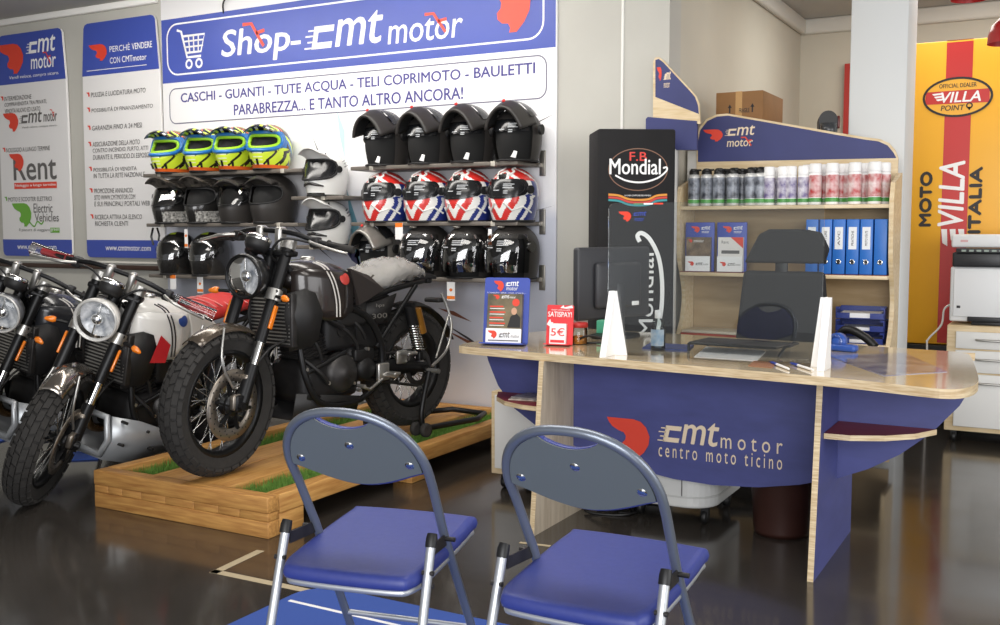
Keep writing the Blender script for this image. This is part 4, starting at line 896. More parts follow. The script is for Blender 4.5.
# blue mats under the parked bikes
matb = mat('mat_blue', '#2f4f9e', .8)
for (pts, lab) in ((((62, 456), (80, 452), (108, 452), (127, 448), (124, 453), (104, 456), (98, 460), (70, 461)), 'small blue flame-shaped mat under the side stand of the white bike'), (((-25, 440), (0, 437), (8, 440), (-2, 443), (-25, 447)), 'small blue mat at the photo edge beneath the graphite bike')):
    q = [atZ(*p, 0) for p in pts]; c = sum(q, V()) / len(q); m_ = MB(); m_.prism([(p.x - c.x, p.y - c.y) for p in q][::-1], .001, .008); o = m_.build('floor_mat', matb); o.location = c; tag(o, lab, 'mat', 'blue mats under the parked bikes')
# ================================================================== FOLDING CHAIRS
CHB = mat('chair_grey_tube', '#7b828e', .3, .55); CHS = mat('chair_silver_tube', '#c2c5c8', .38, .7); VIN = mat('chair_blue_vinyl', '#343f86', .45, var=.05, scale=60, bump=.04); BPL = mat('chair_back_plate', '#666d6f', .42, .1); CAPB = mat('black_plastic', '#151516', .45)
def folding_chair(label, loc, rz):
    t = thing('folding_chair', label, 'chair', loc, rz, 'blue folding chairs facing the desk')
    yl = lambda z: (.46 - z) * .6
    def loop(n=14, inset=0.0):
        pts = []
        for s in (-1, 1):
            side = [(s * .192, yl(.012), .012), (s * .185, yl(.3), .3), (s * (.180 - inset), yl(.50), .50), (s * (.184 - inset), yl(.64), .64)]
            a = [(s * (.185 - inset) * max(0, math.cos(PI / 2 * k / n)) ** .85, 0, .675 + (.16 - inset) * math.sin(PI / 2 * k / n) ** .95) for k in range(n)]
            a = [(x, yl(z) - .012 * max(0, (z - .6) / .24), z) for x, _, z in a]
            pts.append(side + a)
        return pts[0] + [(0, yl(.835 - inset) - .012, .835 - inset)] + pts[1][::-1]
    MB().tube(loop(), .0115, 12).build('back_frame', CHB, t)
    top = [p for p in loop(14, .012) if p[2] > .676]
    xs = [p[0] for p in top]; plate = [(p[0], p[2]) for p in top]
    lo = [(x, .682 - .045 * math.cos(PI / 2 * min(1, abs(x) / .175)) ** 1.2) for x in [xs[-1] + (xs[0] - xs[-1]) * k / 16 for k in range(17)]]
    notch = []
    up = [p for p in plate]
    i0 = min(range(len(up)), key=lambda i: abs(up[i][0] + .07)); i1 = min(range(len(up)), key=lambda i: abs(up[i][0] - .07))
    za = up[i0][1]
    up2 = up[:i0] + [(-.075 + .15 * k / 10, up[i0][1] - .026 * math.sin(PI * k / 10) ** .7) for k in range(11)] + up[i1 + 1:]
    out = up2 + lo
    sl = math.atan(.6)
    def plane(pts2, d0, d1, grow=1.0):
        front = [(x * grow, yl(z) - .010 + d0, z) for x, z in pts2]; back = [(x * grow, yl(z) - .010 + d1, z) for x, z in pts2]; m = MB(); n = len(pts2)
        m.add(front + back, [tuple(range(n))[::-1], tuple(range(n, 2 * n))] + [(i, (i + 1) % n, n + (i + 1) % n, n + i) for i in range(n)]); return m
    ba = plane(out, -.004, .003).build('backrest_plate', BPL, t)
    grown = [(x * 1.03, (z - .74) * 1.06 + .74) for x, z in out]
    plane(grown, .004, .026).build('backrest_pad', VIN, t, .006)
    for x, z in ((-.145, .70), (0, .745), (.145, .70)):
        n_ = V((0, -1, -.6)).normalized(); p = V((x, yl(z) - .014, z)); MB().lathe([(0, .004), (.008, .003), (.012, 0)], 14, basis(p, n_)).build('screw', CHR, ba)
    st = [V((x, y, 0)) for x, y in smooth2([(-.172, -.205), (-.12, -.232), (.12, -.232), (.172, -.205), (.184, -.1), (.184, .18), (.15, .225), (-.15, .225), (-.184, .18), (-.184, -.1)], 5)]
    tl = lambda y: .07 * y
    rings = []
    for sc_, z in ((.93, .428), (.985, .434), (1.0, .446), (.985, .458), (.965, .4635), (.94, .466), (.90, .4675)): rings.append([(p.x * sc_, p.y * sc_, z + tl(p.y)) for p in st])
    MB().loft(rings).build('seat', VIN, t)
    MB().tube([(p.x * .93, p.y * .93, .424 + tl(p.y)) for p in st], .0095, 8, True).build('seat_frame', CHS, t)
    for s in (-1, 1):
        lg = MB().tube([(s * .196, -.15, .51), (s * .20, -.325, .012)], .0115, 12).build('rear_leg', CHS, t)
        MB().tube([(s * .1955, -.140, .535), (s * .196, -.146, .523), (s * .196, -.152, .505)], [.0125, .0145, .0145], 12).build('tube_cap', CAPB, lg)
        br = MB(); br.bar((s * .190, -.14, .49), (s * .184, -.02, .485), .004, .03)
        for z in (.42, .45, .49): br.cyl((s * .183, -.175 if z < .46 else -.03, z), (s * .212, -.175 if z < .46 else -.03, z), .006, 10)
        br.build('hinge', GUN, t)
        MB().tube([(s * .1998, -.315, .03), (s * .2003, -.328, .0)], .014, 10).build('rubber_foot', CAPB, lg)
    MB().tube([(-.188, yl(.19), .19), (.188, yl(.19), .19)], .008, 10).build('front_stretcher', CHS, t)
    MB().tube([(-.199, -.285, .12), (.199, -.285, .12)], .008, 10).build('rear_stretcher', CHS, t)
    return t
c1 = folding_chair('blue folding chair with grey back plate, nearer the motorcycles', (-1.525, 2.13, 0), math.radians(11))
folding_chair('blue folding chair with grey back plate, in front of the desk lettering', (-.925, 2.19, 0), math.radians(1))
# mat and tape on the floor
mt = thing('floor_mat', 'large blue floor mat with white line under the folding chairs', 'mat', (-2.3, .9, 0))
MB().prism(rrect(0, 0, 1.9, 1.9, .12), .001, .006).build('mat', matb, mt)
l = MB(); l.prism([(.03, 1.72), (1.87, 1.70), (1.87, 1.715), (.03, 1.735)], .006, .0068); l.build('white_line', WHT, mt)
tape = mat('floor_tape', '#b9a98a', .6)
def ftape(pts, lab, w=.035):
    q = [atZ(*p, 0) for p in pts]; c = q[len(q) // 2]; m = MB(); P2 = [(p.x - c.x, p.y - c.y) for p in q]
    for a, b in zip(P2, P2[1:]):
        d = V((b[0] - a[0], b[1] - a[1], 0)).normalized(); n_ = V((-d.y, d.x, 0)) * w / 2; e = d * w / 2
        m.prism([(a[0] - n_.x - e.x, a[1] - n_.y - e.y), (b[0] - n_.x + e.x, b[1] - n_.y + e.y), (b[0] + n_.x + e.x, b[1] + n_.y + e.y), (a[0] + n_.x - e.x, a[1] + n_.y - e.y)], .0008, .0015)
    o = m.build('floor_tape', tape); o.location = c; tag(o, lab, 'tape')
ftape(((258, 552), (216, 572), (322, 594)), 'beige tape corner stuck on the dark floor before the platform')
ftape(((522, 543), (548, 546)), 'short beige tape strip on the floor by the desk leg', .02)

# ================================================================== RECEPTION DESK
ply = mat('birch_ply', '#e6d3b0', .45, col2='#d2b88c', scale=6, stretch=(1, 9, 9), coat=.15); plyg = mat('birch_top', '#dfcdae', .12, col2='#c8b188', scale=4, stretch=(1, 7, 7), coat=.8); edge = mat('ply_edge', '#e3d0ac', .5, col2='#bda27a', scale=60, stretch=(.2, .2, 3)); dkb = mat('desk_blue', '#454a82', .5, var=.12, scale=5, stretch=(1, 1, 3)); dkr = mat('shelf_red', '#7c2a2c', .5, var=.08, scale=10); rawp = mat('raw_ply', '#cdc0ab', .6, col2='#b3a48e', scale=5, stretch=(8, 8, 1))
D0 = V((-1.32, 4.2, 0)); t = thing('reception_desk', 'boat-shaped birch and blue reception desk with cmt motor lettering', 'desk', D0)
def dk(pts): return [(x - D0.x, y - D0.y) for x, y in pts]
top = [(-2.37, 4.0), (-2.35, 3.90), (-2.25, 3.842), (-1.5, 3.752), (-.72, 3.653), (-.42, 3.575), (-.33, 3.56), (-.275, 3.61), (-.25, 3.74), (-.26, 3.95), (-.33, 4.55), (-.37, 4.655), (-.46, 4.70), (-2.0, 4.86), (-2.22, 4.80), (-2.33, 4.6), (-2.37, 4.3)]
MB().prism(smooth2(dk(top), 4), .718, .75, None, 0, False, 1).build('desktop', [plyg, edge], t)
YZ = lambda x: Matrix(((0, 0, 1, x - D0.x), (1, 0, 0, -D0.y), (0, 1, 0, 0), (0, 0, 0, 1)))
MB().prism([(3.69, 0), (4.41, 0), (4.41, .718), (3.775, .718)], -.011, .011, YZ(-.765), 0, False, 1).build('leg', [dkb, edge], t)
MB().prism([(3.70, 0), (4.41, 0), (4.41, .718), (3.785, .718)], -.011, .011, YZ(-1.895), 0, False, 1).build('leg', [rawp, edge], t)
XZ = Matrix(((1, 0, 0, -D0.x), (0, 0, -1, 4.10 - D0.y), (0, 1, 0, 0), (0, 0, 0, 1)))
hull = [(-.287, .717), (-.30, .668), (-.326, .617), (-.42, .505), (-.528, .413), (-.64, .345), (-.753, .295), (-.899, .252), (-1.06, .222), (-1.25, .208), (-1.42, .214), (-1.58, .236), (-1.76, .275), (-1.92, .32), (-2.06, .375), (-2.18, .45), (-2.265, .549), (-2.318, .662), (-2.332, .717)]
pn = MB().prism(hull[::-1], 0, .018, XZ, 0, False, 1).build('modesty_panel', [dkb, edge], t)
F_ = Matrix(((1, 0, 0, -D0.x), (0, 1, 0, 4.08 - D0.y), (0, 0, 1, 0), (0, 0, 0, 1)))
q = lambda px, py: (atY(px, py, 4.08).x, atY(px, py, 4.08).z)
r = MB(F_); a, b = q(607, 440), q(650, 416); mark(r, a[0], b[1] - .185, b[0], b[1] - .02, .003); r.build('red_emblem', RED, t)
cream = mat('lettering_cream', '#ead6b8', .5)
w = MB(F_); z = lambda px, py: q(px, py)[1]; xx = lambda px: q(px, 435)[0]
cmt(w, xx(662), z(690, 444), xx(719), z(690, 421), .003)
w.text('m o t o r', xx(721), z(750, 451), xx(783), z(750, 438), .003, 0, .0); w.text('centro moto ticino', xx(659), z(720, 463), xx(783), z(720, 449.5), .003, 0, .0, 0, 0, 1.5); w.build_units('cream_lettering', cream, t)
ra = [(-.752, 3.80), (-.66, 3.805), (-.55, 3.86), (-.46, 3.95), (-.40, 4.078), (-.752, 4.078)]
MB().prism(dk(ra), .503, .523, None, 0, False, 1, 0).build('side_shelf', [dkr, edge], t)
la = [(-1.908, 3.80), (-1.908, 4.078), (-2.262, 4.078), (-2.20, 3.95), (-2.11, 3.86), (-2.0, 3.81)]
MB().prism(dk(la), .503, .523, None, 0, False, 1, 0).build('side_shelf', [dkr, edge], t)
for i, (rz, dx) in enumerate(((.2, 0), (-.1, .02))):
    o = MB().rbox((-.10, -.07, 0), (.10, .07, .006), .002).build('magazine', [mat('magazine_cover' + str(i), ('#b9ada0', '#8f8a88')[i], .35, var=.5, scale=25)]); o.location = (-2.02 + dx, 3.97, .5235 + .0062 * i); o.rotation_euler.z = rz; tag(o, ('magazine lying on the red shelf under the desk end', 'top magazine of the two on the red desk shelf')[i], 'magazine')
# ---- things under the desk
wht = mat('white_laminate', '#e4e3df', .45); cast = mat('caster_black', '#141414', .5)
def casters(t, pts, r=.03):
    for x, y in pts:
        c = MB(); c.lathe([(0, -.012), (r * .9, -.012), (r, -.006), (r, .006), (r * .9, .012), (0, .012)], 18, basis((x, y, r), (1, 0, .0))); c.box((x - .016, y - .012, r), (x + .016, y + .02, r * 2 + .02)); c.build('caster', cast, t)
t = thing('drawer_pedestal', 'white fronted wooden pedestal on casters beneath the red desk shelf', 'cabinet', (-2.43, 4.31, 0)); MB().rbox((0, 0, .075), (.48, .36, .48), .004).build('body', ply, t); MB().rbox((.025, -.014, .105), (.455, -.001, .465), .004).build('drawer_front', wht, t); casters(t, ((.05, .05), (.43, .05), (.05, .31), (.43, .31)))
t = thing('rolling_pedestal', 'pale grey rounded pedestal on casters behind the blue panel', 'cabinet', (-1.475, 4.385, 0))
out = rrect(-.20, -.24, .20, .22, .1, 8, (.13, .13, .02, .02)); MB().prism(out, .075, .55).build('body', mat('pedestal_grey', '#cfcfcc', .4), t, .012, 3)
ln = MB(); ln.box((-.10, -.2435, .12), (-.096, -.238, .52)); ln.box((.07, -.2435, .12), (.074, -.238, .52)); ln.build('front_seam', GRY, t); MB().prism([(p[0] * 1.02, p[1] * 1.02) for p in out], .12, .128).build('base_lip', mat('pedestal_lip', '#bdbdba', .4), t); casters(t, ((-.15, -.14), (.15, -.16), (-.15, .16), (.15, .16)))
b = MB(); b.lathe([(0, .004), (.105, .004), (.11, .0), (.113, .02), (.135, .36), (.142, .365), (.142, .378), (.131, .375), (.108, .02), (0, .015)], 32)
o = b.build('waste_bin', mat('bin_brown', '#3a211b', .45, var=.15, scale=6)); o.location = (-1.005, 4.25, 0); tag(o, 'dark brown round waste bin under the desk', 'bin')
t = thing('power_strip', 'black power strip on the floor among cables under the desk', 'power strip', (-1.73, 4.40, 0), .3); MB().rbox((-.16, -.03, 0), (.16, .03, .045), .006).build('housing', CAPB, t)
for k in range(4): MB().lathe([(0, .006), (.017, .006), (.019, 0)], 14, basis((-.11 + .07 * k, 0, .045), (0, 0, 1))).build('socket', GUN, t)
rn = random.Random(3)
for k in range(4):
    pts = [(-1.86 + rn.uniform(0, .26), 4.12 + rn.uniform(0, .25), .012 + .01 * k + (rn.uniform(0, .12) if i % 3 == 1 else 0)) for i in range(7)]
    o = MB().tube(smooth2(pts, 7, False), .006, 6).build('power_cable', CAPB); tag(o, 'black cable tangled on the floor under the desk', 'cable', 'black cables tangled under the desk')

# ================================================================== ON THE DESK
DZ = .7505
q = atZ(505, 344.5, DZ); t = thing('brochure_holder', 'blue cmt motor brochure holder at the desk end by the wall', 'brochure holder', (q.x, q.y, DZ), math.radians(12))
M = Matrix.Rotation(math.radians(-8), 4, 'X'); XZp = Matrix(((1, 0, 0, 0), (0, 0, -1, 0), (0, 1, 0, 0), (0, 0, 0, 1)))
MB(M).prism(rrect(-.105, 0, .105, .30, .012), -.004, 0, XZp).build('back_card', BLU, t); MB(M).box((-.1, -.07, .0), (.1, -.004, .006)).build('base_tray', BLU, t)
pk = MB(M).box((-.082, -.034, .006), (.082, -.031, .07)).build('front_pocket', WHT, t); MB(M).box((-.08, -.030, .007), (.08, -.006, .225)).build('brochure_stack', mat('brochure_photo', '#4a4636', .35, col2='#8a7a5c', scale=10), t)
r = MB(M); w = MB(M); mark(r, -.062, .238, -.015, .285, .0045); cmt(w, -.005, .262, .055, .285, .0045); w.text('motor', -.002, .243, .05, .258, .0045); w.text("L'usato che non c'era...", -.09, .229, .09, .235, .0045)
mark(r, -.055, .2, -.025, .22, .0305); cmt(w, -.015, .205, .02, .22, .0305); w.text('motor', .022, .205, .05, .214, .0305); r.disc(.052, .187, .017, .017, .0305)
for k in range(4): r.rect(-.068, .165 - k * .025, -.005 + .01 * (k % 2), .171 - k * .025, .0305); w.rect(-.068, .157 - k * .025, .0, .16 - k * .025, .0305)
mark(r, -.073, .025, -.03, .06, .0345); kk = MB(M); cmt(kk, -.02, .03, .03, .055, .0345); kk.text('motor', .035, .03, .075, .042, .0345); kk.rect(-.07, .014, .07, .019, .0345)
r.build('red_print', RED, t); w.build('white_print', WHT, t); kk.build('grey_print', GRY, t)
pm = MB(M); pm.poly([(.015, .075), (.075, .075), (.075, .12), (.055, .14), (.03, .125)], .0305, 0); pm.disc(.045, .148, .013, .016, .0306, 1); pm.build('printed_portrait', [INK, mat('portrait_skin', '#c99c80', .5)], t)
q = atZ(559, 345, DZ); t = thing('payment_stand', 'red card stand reading SATISPAY 5 euro beside the brochure holder', 'sign', (q.x, q.y, DZ), math.radians(8))
redm = mat('stand_red', '#e23a3f', .45); M = Matrix.Rotation(math.radians(-7), 4, 'X'); MB(M).prism(rrect(-.062, 0, .062, .178, .006), -.004, 0, XZp).build('back_card', redm, t); MB(M).box((-.058, -.05, 0), (.058, 0, .004)).build('base', redm, t); lf = MB(M).box((-.04, -.022, .004), (.036, -.006, .095)).build('leaflet', WHT, t)
w = MB(M); w.text('SATISPAY!', -.055, .125, .055, .148, .0045, 0, .03); w.text('PAGA CON LA APP', -.04, .153, .045, .159, .0045); w.poly([(0, .165), (.015, .178), (.02, .168), (.055, .178), (.06, .166), (.03, .162)], .0045); w.poly([(-.06, .09), (-.045, .115), (-.04, .1), (-.03, .1), (-.042, .08)], .0045); w.build('white_print', WHT, t)
r = MB(M); r.text('5€', -.033, .04, .03, .075, .0225, 0, .03); r.rect(-.035, .01, .03, .022, .0225); r.build('red_print', redm, t)
q = atZ(579, 344, DZ); t = thing('candy_jar', 'small clear jar with red lid and amber sweets', 'jar', (q.x, q.y, DZ)); MB().lathe([(0, 0), (.036, 0), (.038, .006), (.038, .07), (.034, .076)], 24).build('glass', glassy('jar_glass', (.92, .93, .92), .02), t); MB().lathe([(0, .078), (.04, .076), (.04, .095), (.036, .098), (0, .098)], 24).build('lid', mat('lid_red', '#b22a26', .4), t); MB().lathe([(0, .003), (.034, .003), (.034, .035), (0, .042)], 20).build('sweets', mat('amber_sweets', '#b9782a', .4, var=.5, scale=60), t)
q = atZ(600, 338, DZ); o = MB().rbox((-.06, -.03, 0), (.06, .03, .075), .006).build('box', mat('mint_green', '#5fc7a0', .4)); o.location = (q.x, q.y + .12, DZ); tag(o, 'mint green box behind the candy jar on the desk', 'box')
o = MB(); q = atZ(596, 345, DZ); o.tube(smooth2([(-.07, 0, .006), (-.06, -.03, .03), (0, -.04, .045), (.06, -.03, .03), (.07, .02, .006), (0, .04, .006)], 6), .005, 6, True); o = o.build('cable', CAPB); o.location = (q.x, q.y, DZ); tag(o, 'looped black cable lying by the candy jar', 'cable')
# monitor seen from behind
t = thing('monitor', 'dark monitor seen from behind at the wall end of the desk', 'monitor', (-1.90, 4.55, DZ), math.radians(72)); mg = mat('monitor_grey', '#35363a', .5)
MB().rbox((-.26, -.02, .09), (.26, .02, .43), .012).build('screen_housing', mg, t); MB().rbox((-.16, -.055, .14), (.16, -.015, .36), .02).build('rear_bulge', mg, t); MB().rbox((-.03, -.06, .01), (.03, -.03, .26), .01).build('neck', mg, t); MB().prism([(.14 * math.cos(a / 24 * 2 * PI), .10 * math.sin(a / 24 * 2 * PI) - .02) for a in range(24)], 0, .014).build('foot', CAPB, t); MB().rbox((.08, -.058, .15), (.13, -.054, .17), .001).build('rating_label', WHT, t)
# plexiglass screen
t = thing('plexiglass_screen', 'clear plexiglass counter screen on two white feet', 'screen', (-1.215, 3.905, DZ)); PX = glassy('plexiglass', (.93, .95, .95), .0, 1.5)
MB().prism(rrect(-.435, .012, .425, .62, .03, 6, (.004, .004, .03, .03)), -.002, .002, XZp).build('pane', PX, t)
for x in (-.415, .44):
    f = MB(); f.prism([(-.115, 0), (.115, 0), (.022, .262), (-.022, .262)], -.006, .0, Matrix(((0, 0, 1, x), (1, 0, 0, 0), (0, 1, 0, 0), (0, 0, 0, 1)))); f.prism([(-.115, 0), (-.0, 0), (.0, .262), (-.022, .262)], .0, .02, Matrix(((0, 0, 1, x), (1, 0, 0, 0), (0, 1, 0, 0), (0, 0, 0, 1)))); f.prism([(0, 0), (.07 if x < 0 else -.05, 0), (.022 if x < 0 else -.02, .262), (0, .262)][::1 if x < 0 else -1], -.004, .004, Matrix(((1, 0, 0, x), (0, 0, -1, -.008), (0, 1, 0, 0), (0, 0, 0, 1)))); f.build('foot', WHT, t)
r = MB(); mark(r, -.39, .545, -.335, .585, .003); r.rect(-.24, .612, -.2, .618, .003); r.build('red_print', RED, t); w = MB(); cmt(w, -.325, .568, -.27, .585, .003); w.text('motor', -.32, .546, -.28, .56, .003); w.build('blue_print', BLU, t)
w = MB(); w.rect(-.325, .612, -.285, .618, .003, 0); w.rect(-.282, .612, -.243, .618, .003, 1); w.build('flag_print', [mat('flag_green', '#5d8a63', .5), WHT], t)
# sanitiser bottle
q = atZ(658, 350, DZ); t = thing('sanitiser_bottle', 'clear sanitiser bottle with white cap behind the screen', 'bottle', (q.x, q.y, DZ)); MB().lathe([(0, 0), (.029, 0), (.031, .006), (.031, .10), (.026, .12), (.014, .132), (.013, .14)], 24).build('body', glassy('bottle_clear', (.9, .95, .93), .03), t); MB().lathe([(0, .002), (.028, .002), (.028, .085), (0, .085)], 20).build('gel', glassy('gel', (.8, .9, .88), .02), t); MB().lathe([(.0135, .136), (.0155, .137), (.015, .17), (0, .172)], 18).build('cap', WHT, t); MB().lathe([(.0316, .02), (.0316, .09)], 24, None, 0, True, math.radians(-150), math.radians(-20)).build('label', mat('sanitiser_label', '#cdd6dd', .4, col2='#7ba0c4', scale=30), t)
def flat(name, pts, m, label, cat, h=.004, z=DZ, group=None):
    q = [atZ(*p, z) for p in pts]; c = sum(q, V()) / len(q); P2 = [(p.x - c.x, p.y - c.y) for p in q]
    A = sum(P2[i][0] * P2[(i + 1) % len(P2)][1] - P2[(i + 1) % len(P2)][0] * P2[i][1] for i in range(len(P2)))
    o = MB().prism(P2 if A > 0 else P2[::-1], 0, h).build(name, m); o.location = (c.x, c.y, z); tag(o, label, cat, group); return o
flat('leaflet_pad', ((642, 349), (688, 351), (694, 346), (650, 344)), [mat('pad_blue', '#33427f', .4, var=.4, scale=25)], 'flat blue leaflet pad behind the sanitiser bottle', 'leaflet', .006)
flat('paper', ((694, 357), (757, 361), (766, 351), (706, 347)), [WHT], 'white paper under the black tray on the desk', 'paper', .002)
flat('red_card', ((748, 366), (772, 368), (777, 363), (754, 361)), [mat('card_brown', '#9b6a4c', .4)], 'small brown card at the front edge of the desk', 'card', .0015)
t = thing('document_tray', 'low black document tray on the desk behind the screen', 'tray', (-1.19, 4.22, DZ), math.radians(-5)); MB().rbox((-.19, -.09, .03), (.19, .13, .042), .006).build('tray_plate', CAPB, t); tt = MB(); tt.tube([(.19, .13, .04), (.215, .10, .04), (.215, -.06, .04), (.20, -.09, .002)], .006, 8); tt.tube([(-.19, .13, .002), (-.19, .13, .035)], .006, 8); tt.tube([(-.19, -.08, .002), (-.19, -.08, .035)], .006, 8); tt.build('wire_frame', CAPB, t)
for i, (a, b) in enumerate((((771, 362), (789, 369)), ((791, 363), (813, 370)))):
    p, q = atZ(*a, DZ + .006), atZ(*b, DZ + .006); t = thing('ballpoint_pen', ('blue and white pen lying nearer the desk middle', 'blue and white pen lying nearer the screen foot')[i], 'pen', p, 0); d = q - p; MB().tube([d * .3, d * .9, d], [.005, .005, .003], 8).build('barrel', WHT, t); MB().tube([V(), d * .33], [.0045, .0055], 8).build('cap', mat('pen_blue', '#2c45a8', .35), t)
q = atZ(842, 351, DZ); t = thing('tape_dispenser', 'blue tape dispenser on the desk before the letter trays', 'tape dispenser', (q.x, q.y, DZ), math.radians(-15)); b = MB(); b.rbox((-.065, -.025, 0), (.065, .025, .03), .01); b.lathe([(0, -.02), (.036, -.02), (.036, .02), (0, .02)], 22, basis((-.02, 0, .04), (0, 1, 0))); b.build('body', mat('dispenser_blue', '#2f55a8', .3), t); MB().lathe([(.018, -.021), (.032, -.021), (.032, .021), (.018, .021)], 22, basis((-.02, 0, .04), (0, 1, 0))).build('tape_roll', glassy('tape_film', (.85, .9, .95), .1), t)
po = flat('poster', ((827, 356), (884, 376), (947, 372), (905, 353)), [mat('poster_print', '#b9b9c4', .12, col2='#35407e', scale=9, coat=.7), mat('poster_tan', '#d9c49a', .12, coat=.7)], 'colourful printed poster lying flat on the desk end', 'poster', .0012)
# ================================================================== BOOKCASE BEHIND THE DESK
hb = mat('bookcase_blue', '#363b6e', .5, var=.10, scale=4)
B0 = V((-1.34, 5.5, 0)); t = thing('bookcase', 'birch bookcase with slanting blue cmt motor header behind the desk', 'bookcase', B0)
XL, XR, BYK = -1.905, -.785, 5.76
def side(x, flip):
    pr = [(5.76, .10), (5.76, 1.56)] + [(5.52, 1.50), (5.50, 1.44), (5.49, 1.38), (5.50, 1.25), (5.52, 1.10), (5.58, .98), (5.61, .88), (5.58, .76), (5.52, .68), (5.49, .58), (5.50, .3), (5.50, .10)]
    pr = [pr[0], pr[1]] + smooth2(pr[2:], 4, False); M = Matrix(((0, 0, 1, x - B0.x), (1, 0, 0, -B0.y), (0, 1, 0, 0), (0, 0, 0, 1)))
    MB().prism(pr, -.011, .011, M).build('side_panel', ply, t)
side(XL, 0); side(XR, 1)
for z in (1.372, 1.008, .652, .30): MB().rbox((XL + .011 - B0.x, .0, z), (XR - .011 - B0.x, .25, z + .02), .002).build('shelf_board', ply, t)
MB().box((XL + .15 - B0.x, .08, 0), (XR - .25 - B0.x, .24, .30)).build('plinth', CAPB, t)
red_edge = MB().box((XL + .012 - B0.x, .002, 1.0285), (XR - .012 - B0.x, .245, 1.031)).build('shelf_liner', dkr, t)
MB().box((XL + .012 - B0.x, .251, .02), (XR - .012 - B0.x, .262, 1.40)).build('back_panel', mat('birch_dark', '#b39a74', .5, col2='#9a8058', scale=3, stretch=(1, 6, 6)), t)
HYp = 5.765
hq = lambda px, py: (atY(px, py, HYp).x - B0.x, atY(px, py, HYp).z)
blue = [hq(*p) for p in ((696.5, 162), (696.5, 140), (699, 128), (706, 119), (716, 114.5), (727, 113.5), (760, 119), (800, 126), (840, 133), (868, 137.5), (880, 139), (889, 143), (895, 150), (898, 158))]
full = [(blue[0][0], 1.40)] + blue + [(blue[-1][0], 1.40)]
XZb = Matrix(((1, 0, 0, 0), (0, 0, -1, HYp - B0.y), (0, 1, 0, 0), (0, 0, 0, 1)))
MB().prism(full[::-1], -.020, -.002, XZb).build('header_board', [ply], t)
ins = [(x * .985 + .0, z - (.012 if z > blue[0][1] + .02 else 0)) for x, z in blue]
Fh = Matrix.Translation((0, HYp - B0.y, 0)); MB(Fh).poly(ins, -.0005).build('blue_face', hb, t)
r = MB(Fh); a = hq(703, 142); b = hq(723, 129); mark(r, a[0], a[1], b[0], b[1], .002); a = hq(741, 146); b = hq(752, 137); scooter(r, a[0], a[1], b[0], b[1], .003); r.build('red_logo', RED, t)
w = MB(Fh); a = hq(727, 136); b = hq(755, 125); cmt(w, a[0], a[1], b[0], b[1], .002); a = hq(727, 147); b = hq(753, 139); w.text('motor', a[0], a[1], b[0], b[1], .002, 0, .02, .12); w.build('cream_lettering', cream, t)
# ---- spray cans
def can(kind):
    h, r_, capm, capr, lab = {'tyre': (.175, .0335, CAPB, .026, mat('label_tyre', '#aab0bb', .35, col2='#20242e', scale=22)), 'short': (.165, .030, WHT, .029, mat('label_short', '#e6e3e8', .35, col2='#5b4a82', scale=25)), 'tall': (.175, .033, WHT, .0325, mat('label_red', '#f0e6e4', .35, col2='#b72b2c', scale=20))}[kind]
    t = thing('spray_can', '', 'spray can'); rim = ALU
    MB().lathe([(0, 0), (r_ - .002, 0), (r_, .004), (r_, h - .015), (r_ - .004, h - .004), (r_ - .012, h), (0, h)], 20, None, [0, 0, 0, 0, 0, 0]).build('can_body', WHT if kind != 'tyre' else mat('can_grey', '#d9d9d6', .3, .3), t)
    MB().lathe([(r_ + .0004, h * .22), (r_ + .0004, h * .88)], 20).build('label', lab, t); MB().lathe([(r_ + .0006, h * .08), (r_ + .0006, h * .20)], 20).build('green_band', mat('can_green', '#4f9a4a', .4), t)
    c = MB()
    if kind == 'tyre': c.lathe([(r_ - .006, h), (r_ - .006, h + .018), (.016, h + .03), (0, h + .032)], 16); c.rbox((-.012, -.035, h + .012), (.012, .02, h + .03), .005); c.rbox((.014, -.012, h + .018), (.04, .012, h + .028), .004)
    else: c.lathe([(capr, h - .006), (capr, h + .035), (capr - .004, h + .04), (0, h + .04)], 20)
    c.build('cap', capm, t)
    return t
protos = {k: can(k) for k in ('tyre', 'short', 'tall')}; index_kids(); used = set()
CK = {'tyre': ('black-capped tyre repair spray can', 'black-capped tyre spray cans on the top bookcase shelf'), 'short': ('short white-capped spray can with violet label', 'short white spray cans on the top bookcase shelf'), 'tall': ('tall white-capped spray can with red label', 'tall red-labelled spray cans on the top bookcase shelf')}
cans = [('tyre', [694, 706.5, 718.7, 733, 751, 760.5], [727, 742, 768 - 12]), ('short', [769, 783, 791, 803.4], [776]), ('tall', [815, 832, 847.6 + 7, 874.5], [808, 824, 840.4, 848, 863, 869, 883.6])]
for kind, fr, bk in cans:
    for row, (pxs, y) in enumerate(((fr, 5.555), (bk, 5.645))):
        for i, p_ in enumerate(pxs):
            o = protos[kind] if kind not in used else copy_tree(protos[kind]); used.add(kind)
            o.location = (atY(p_, 195, y).x, y, 1.3935); o.rotation_euler.z = .3 * i
            o['label'] = f"{CK[kind][0]}, {('first', 'second', 'third', 'fourth', 'fifth', 'sixth', 'seventh')[i]} in its {('front', 'rear')[row]} row on the top shelf"; o['group'] = CK[kind][1]
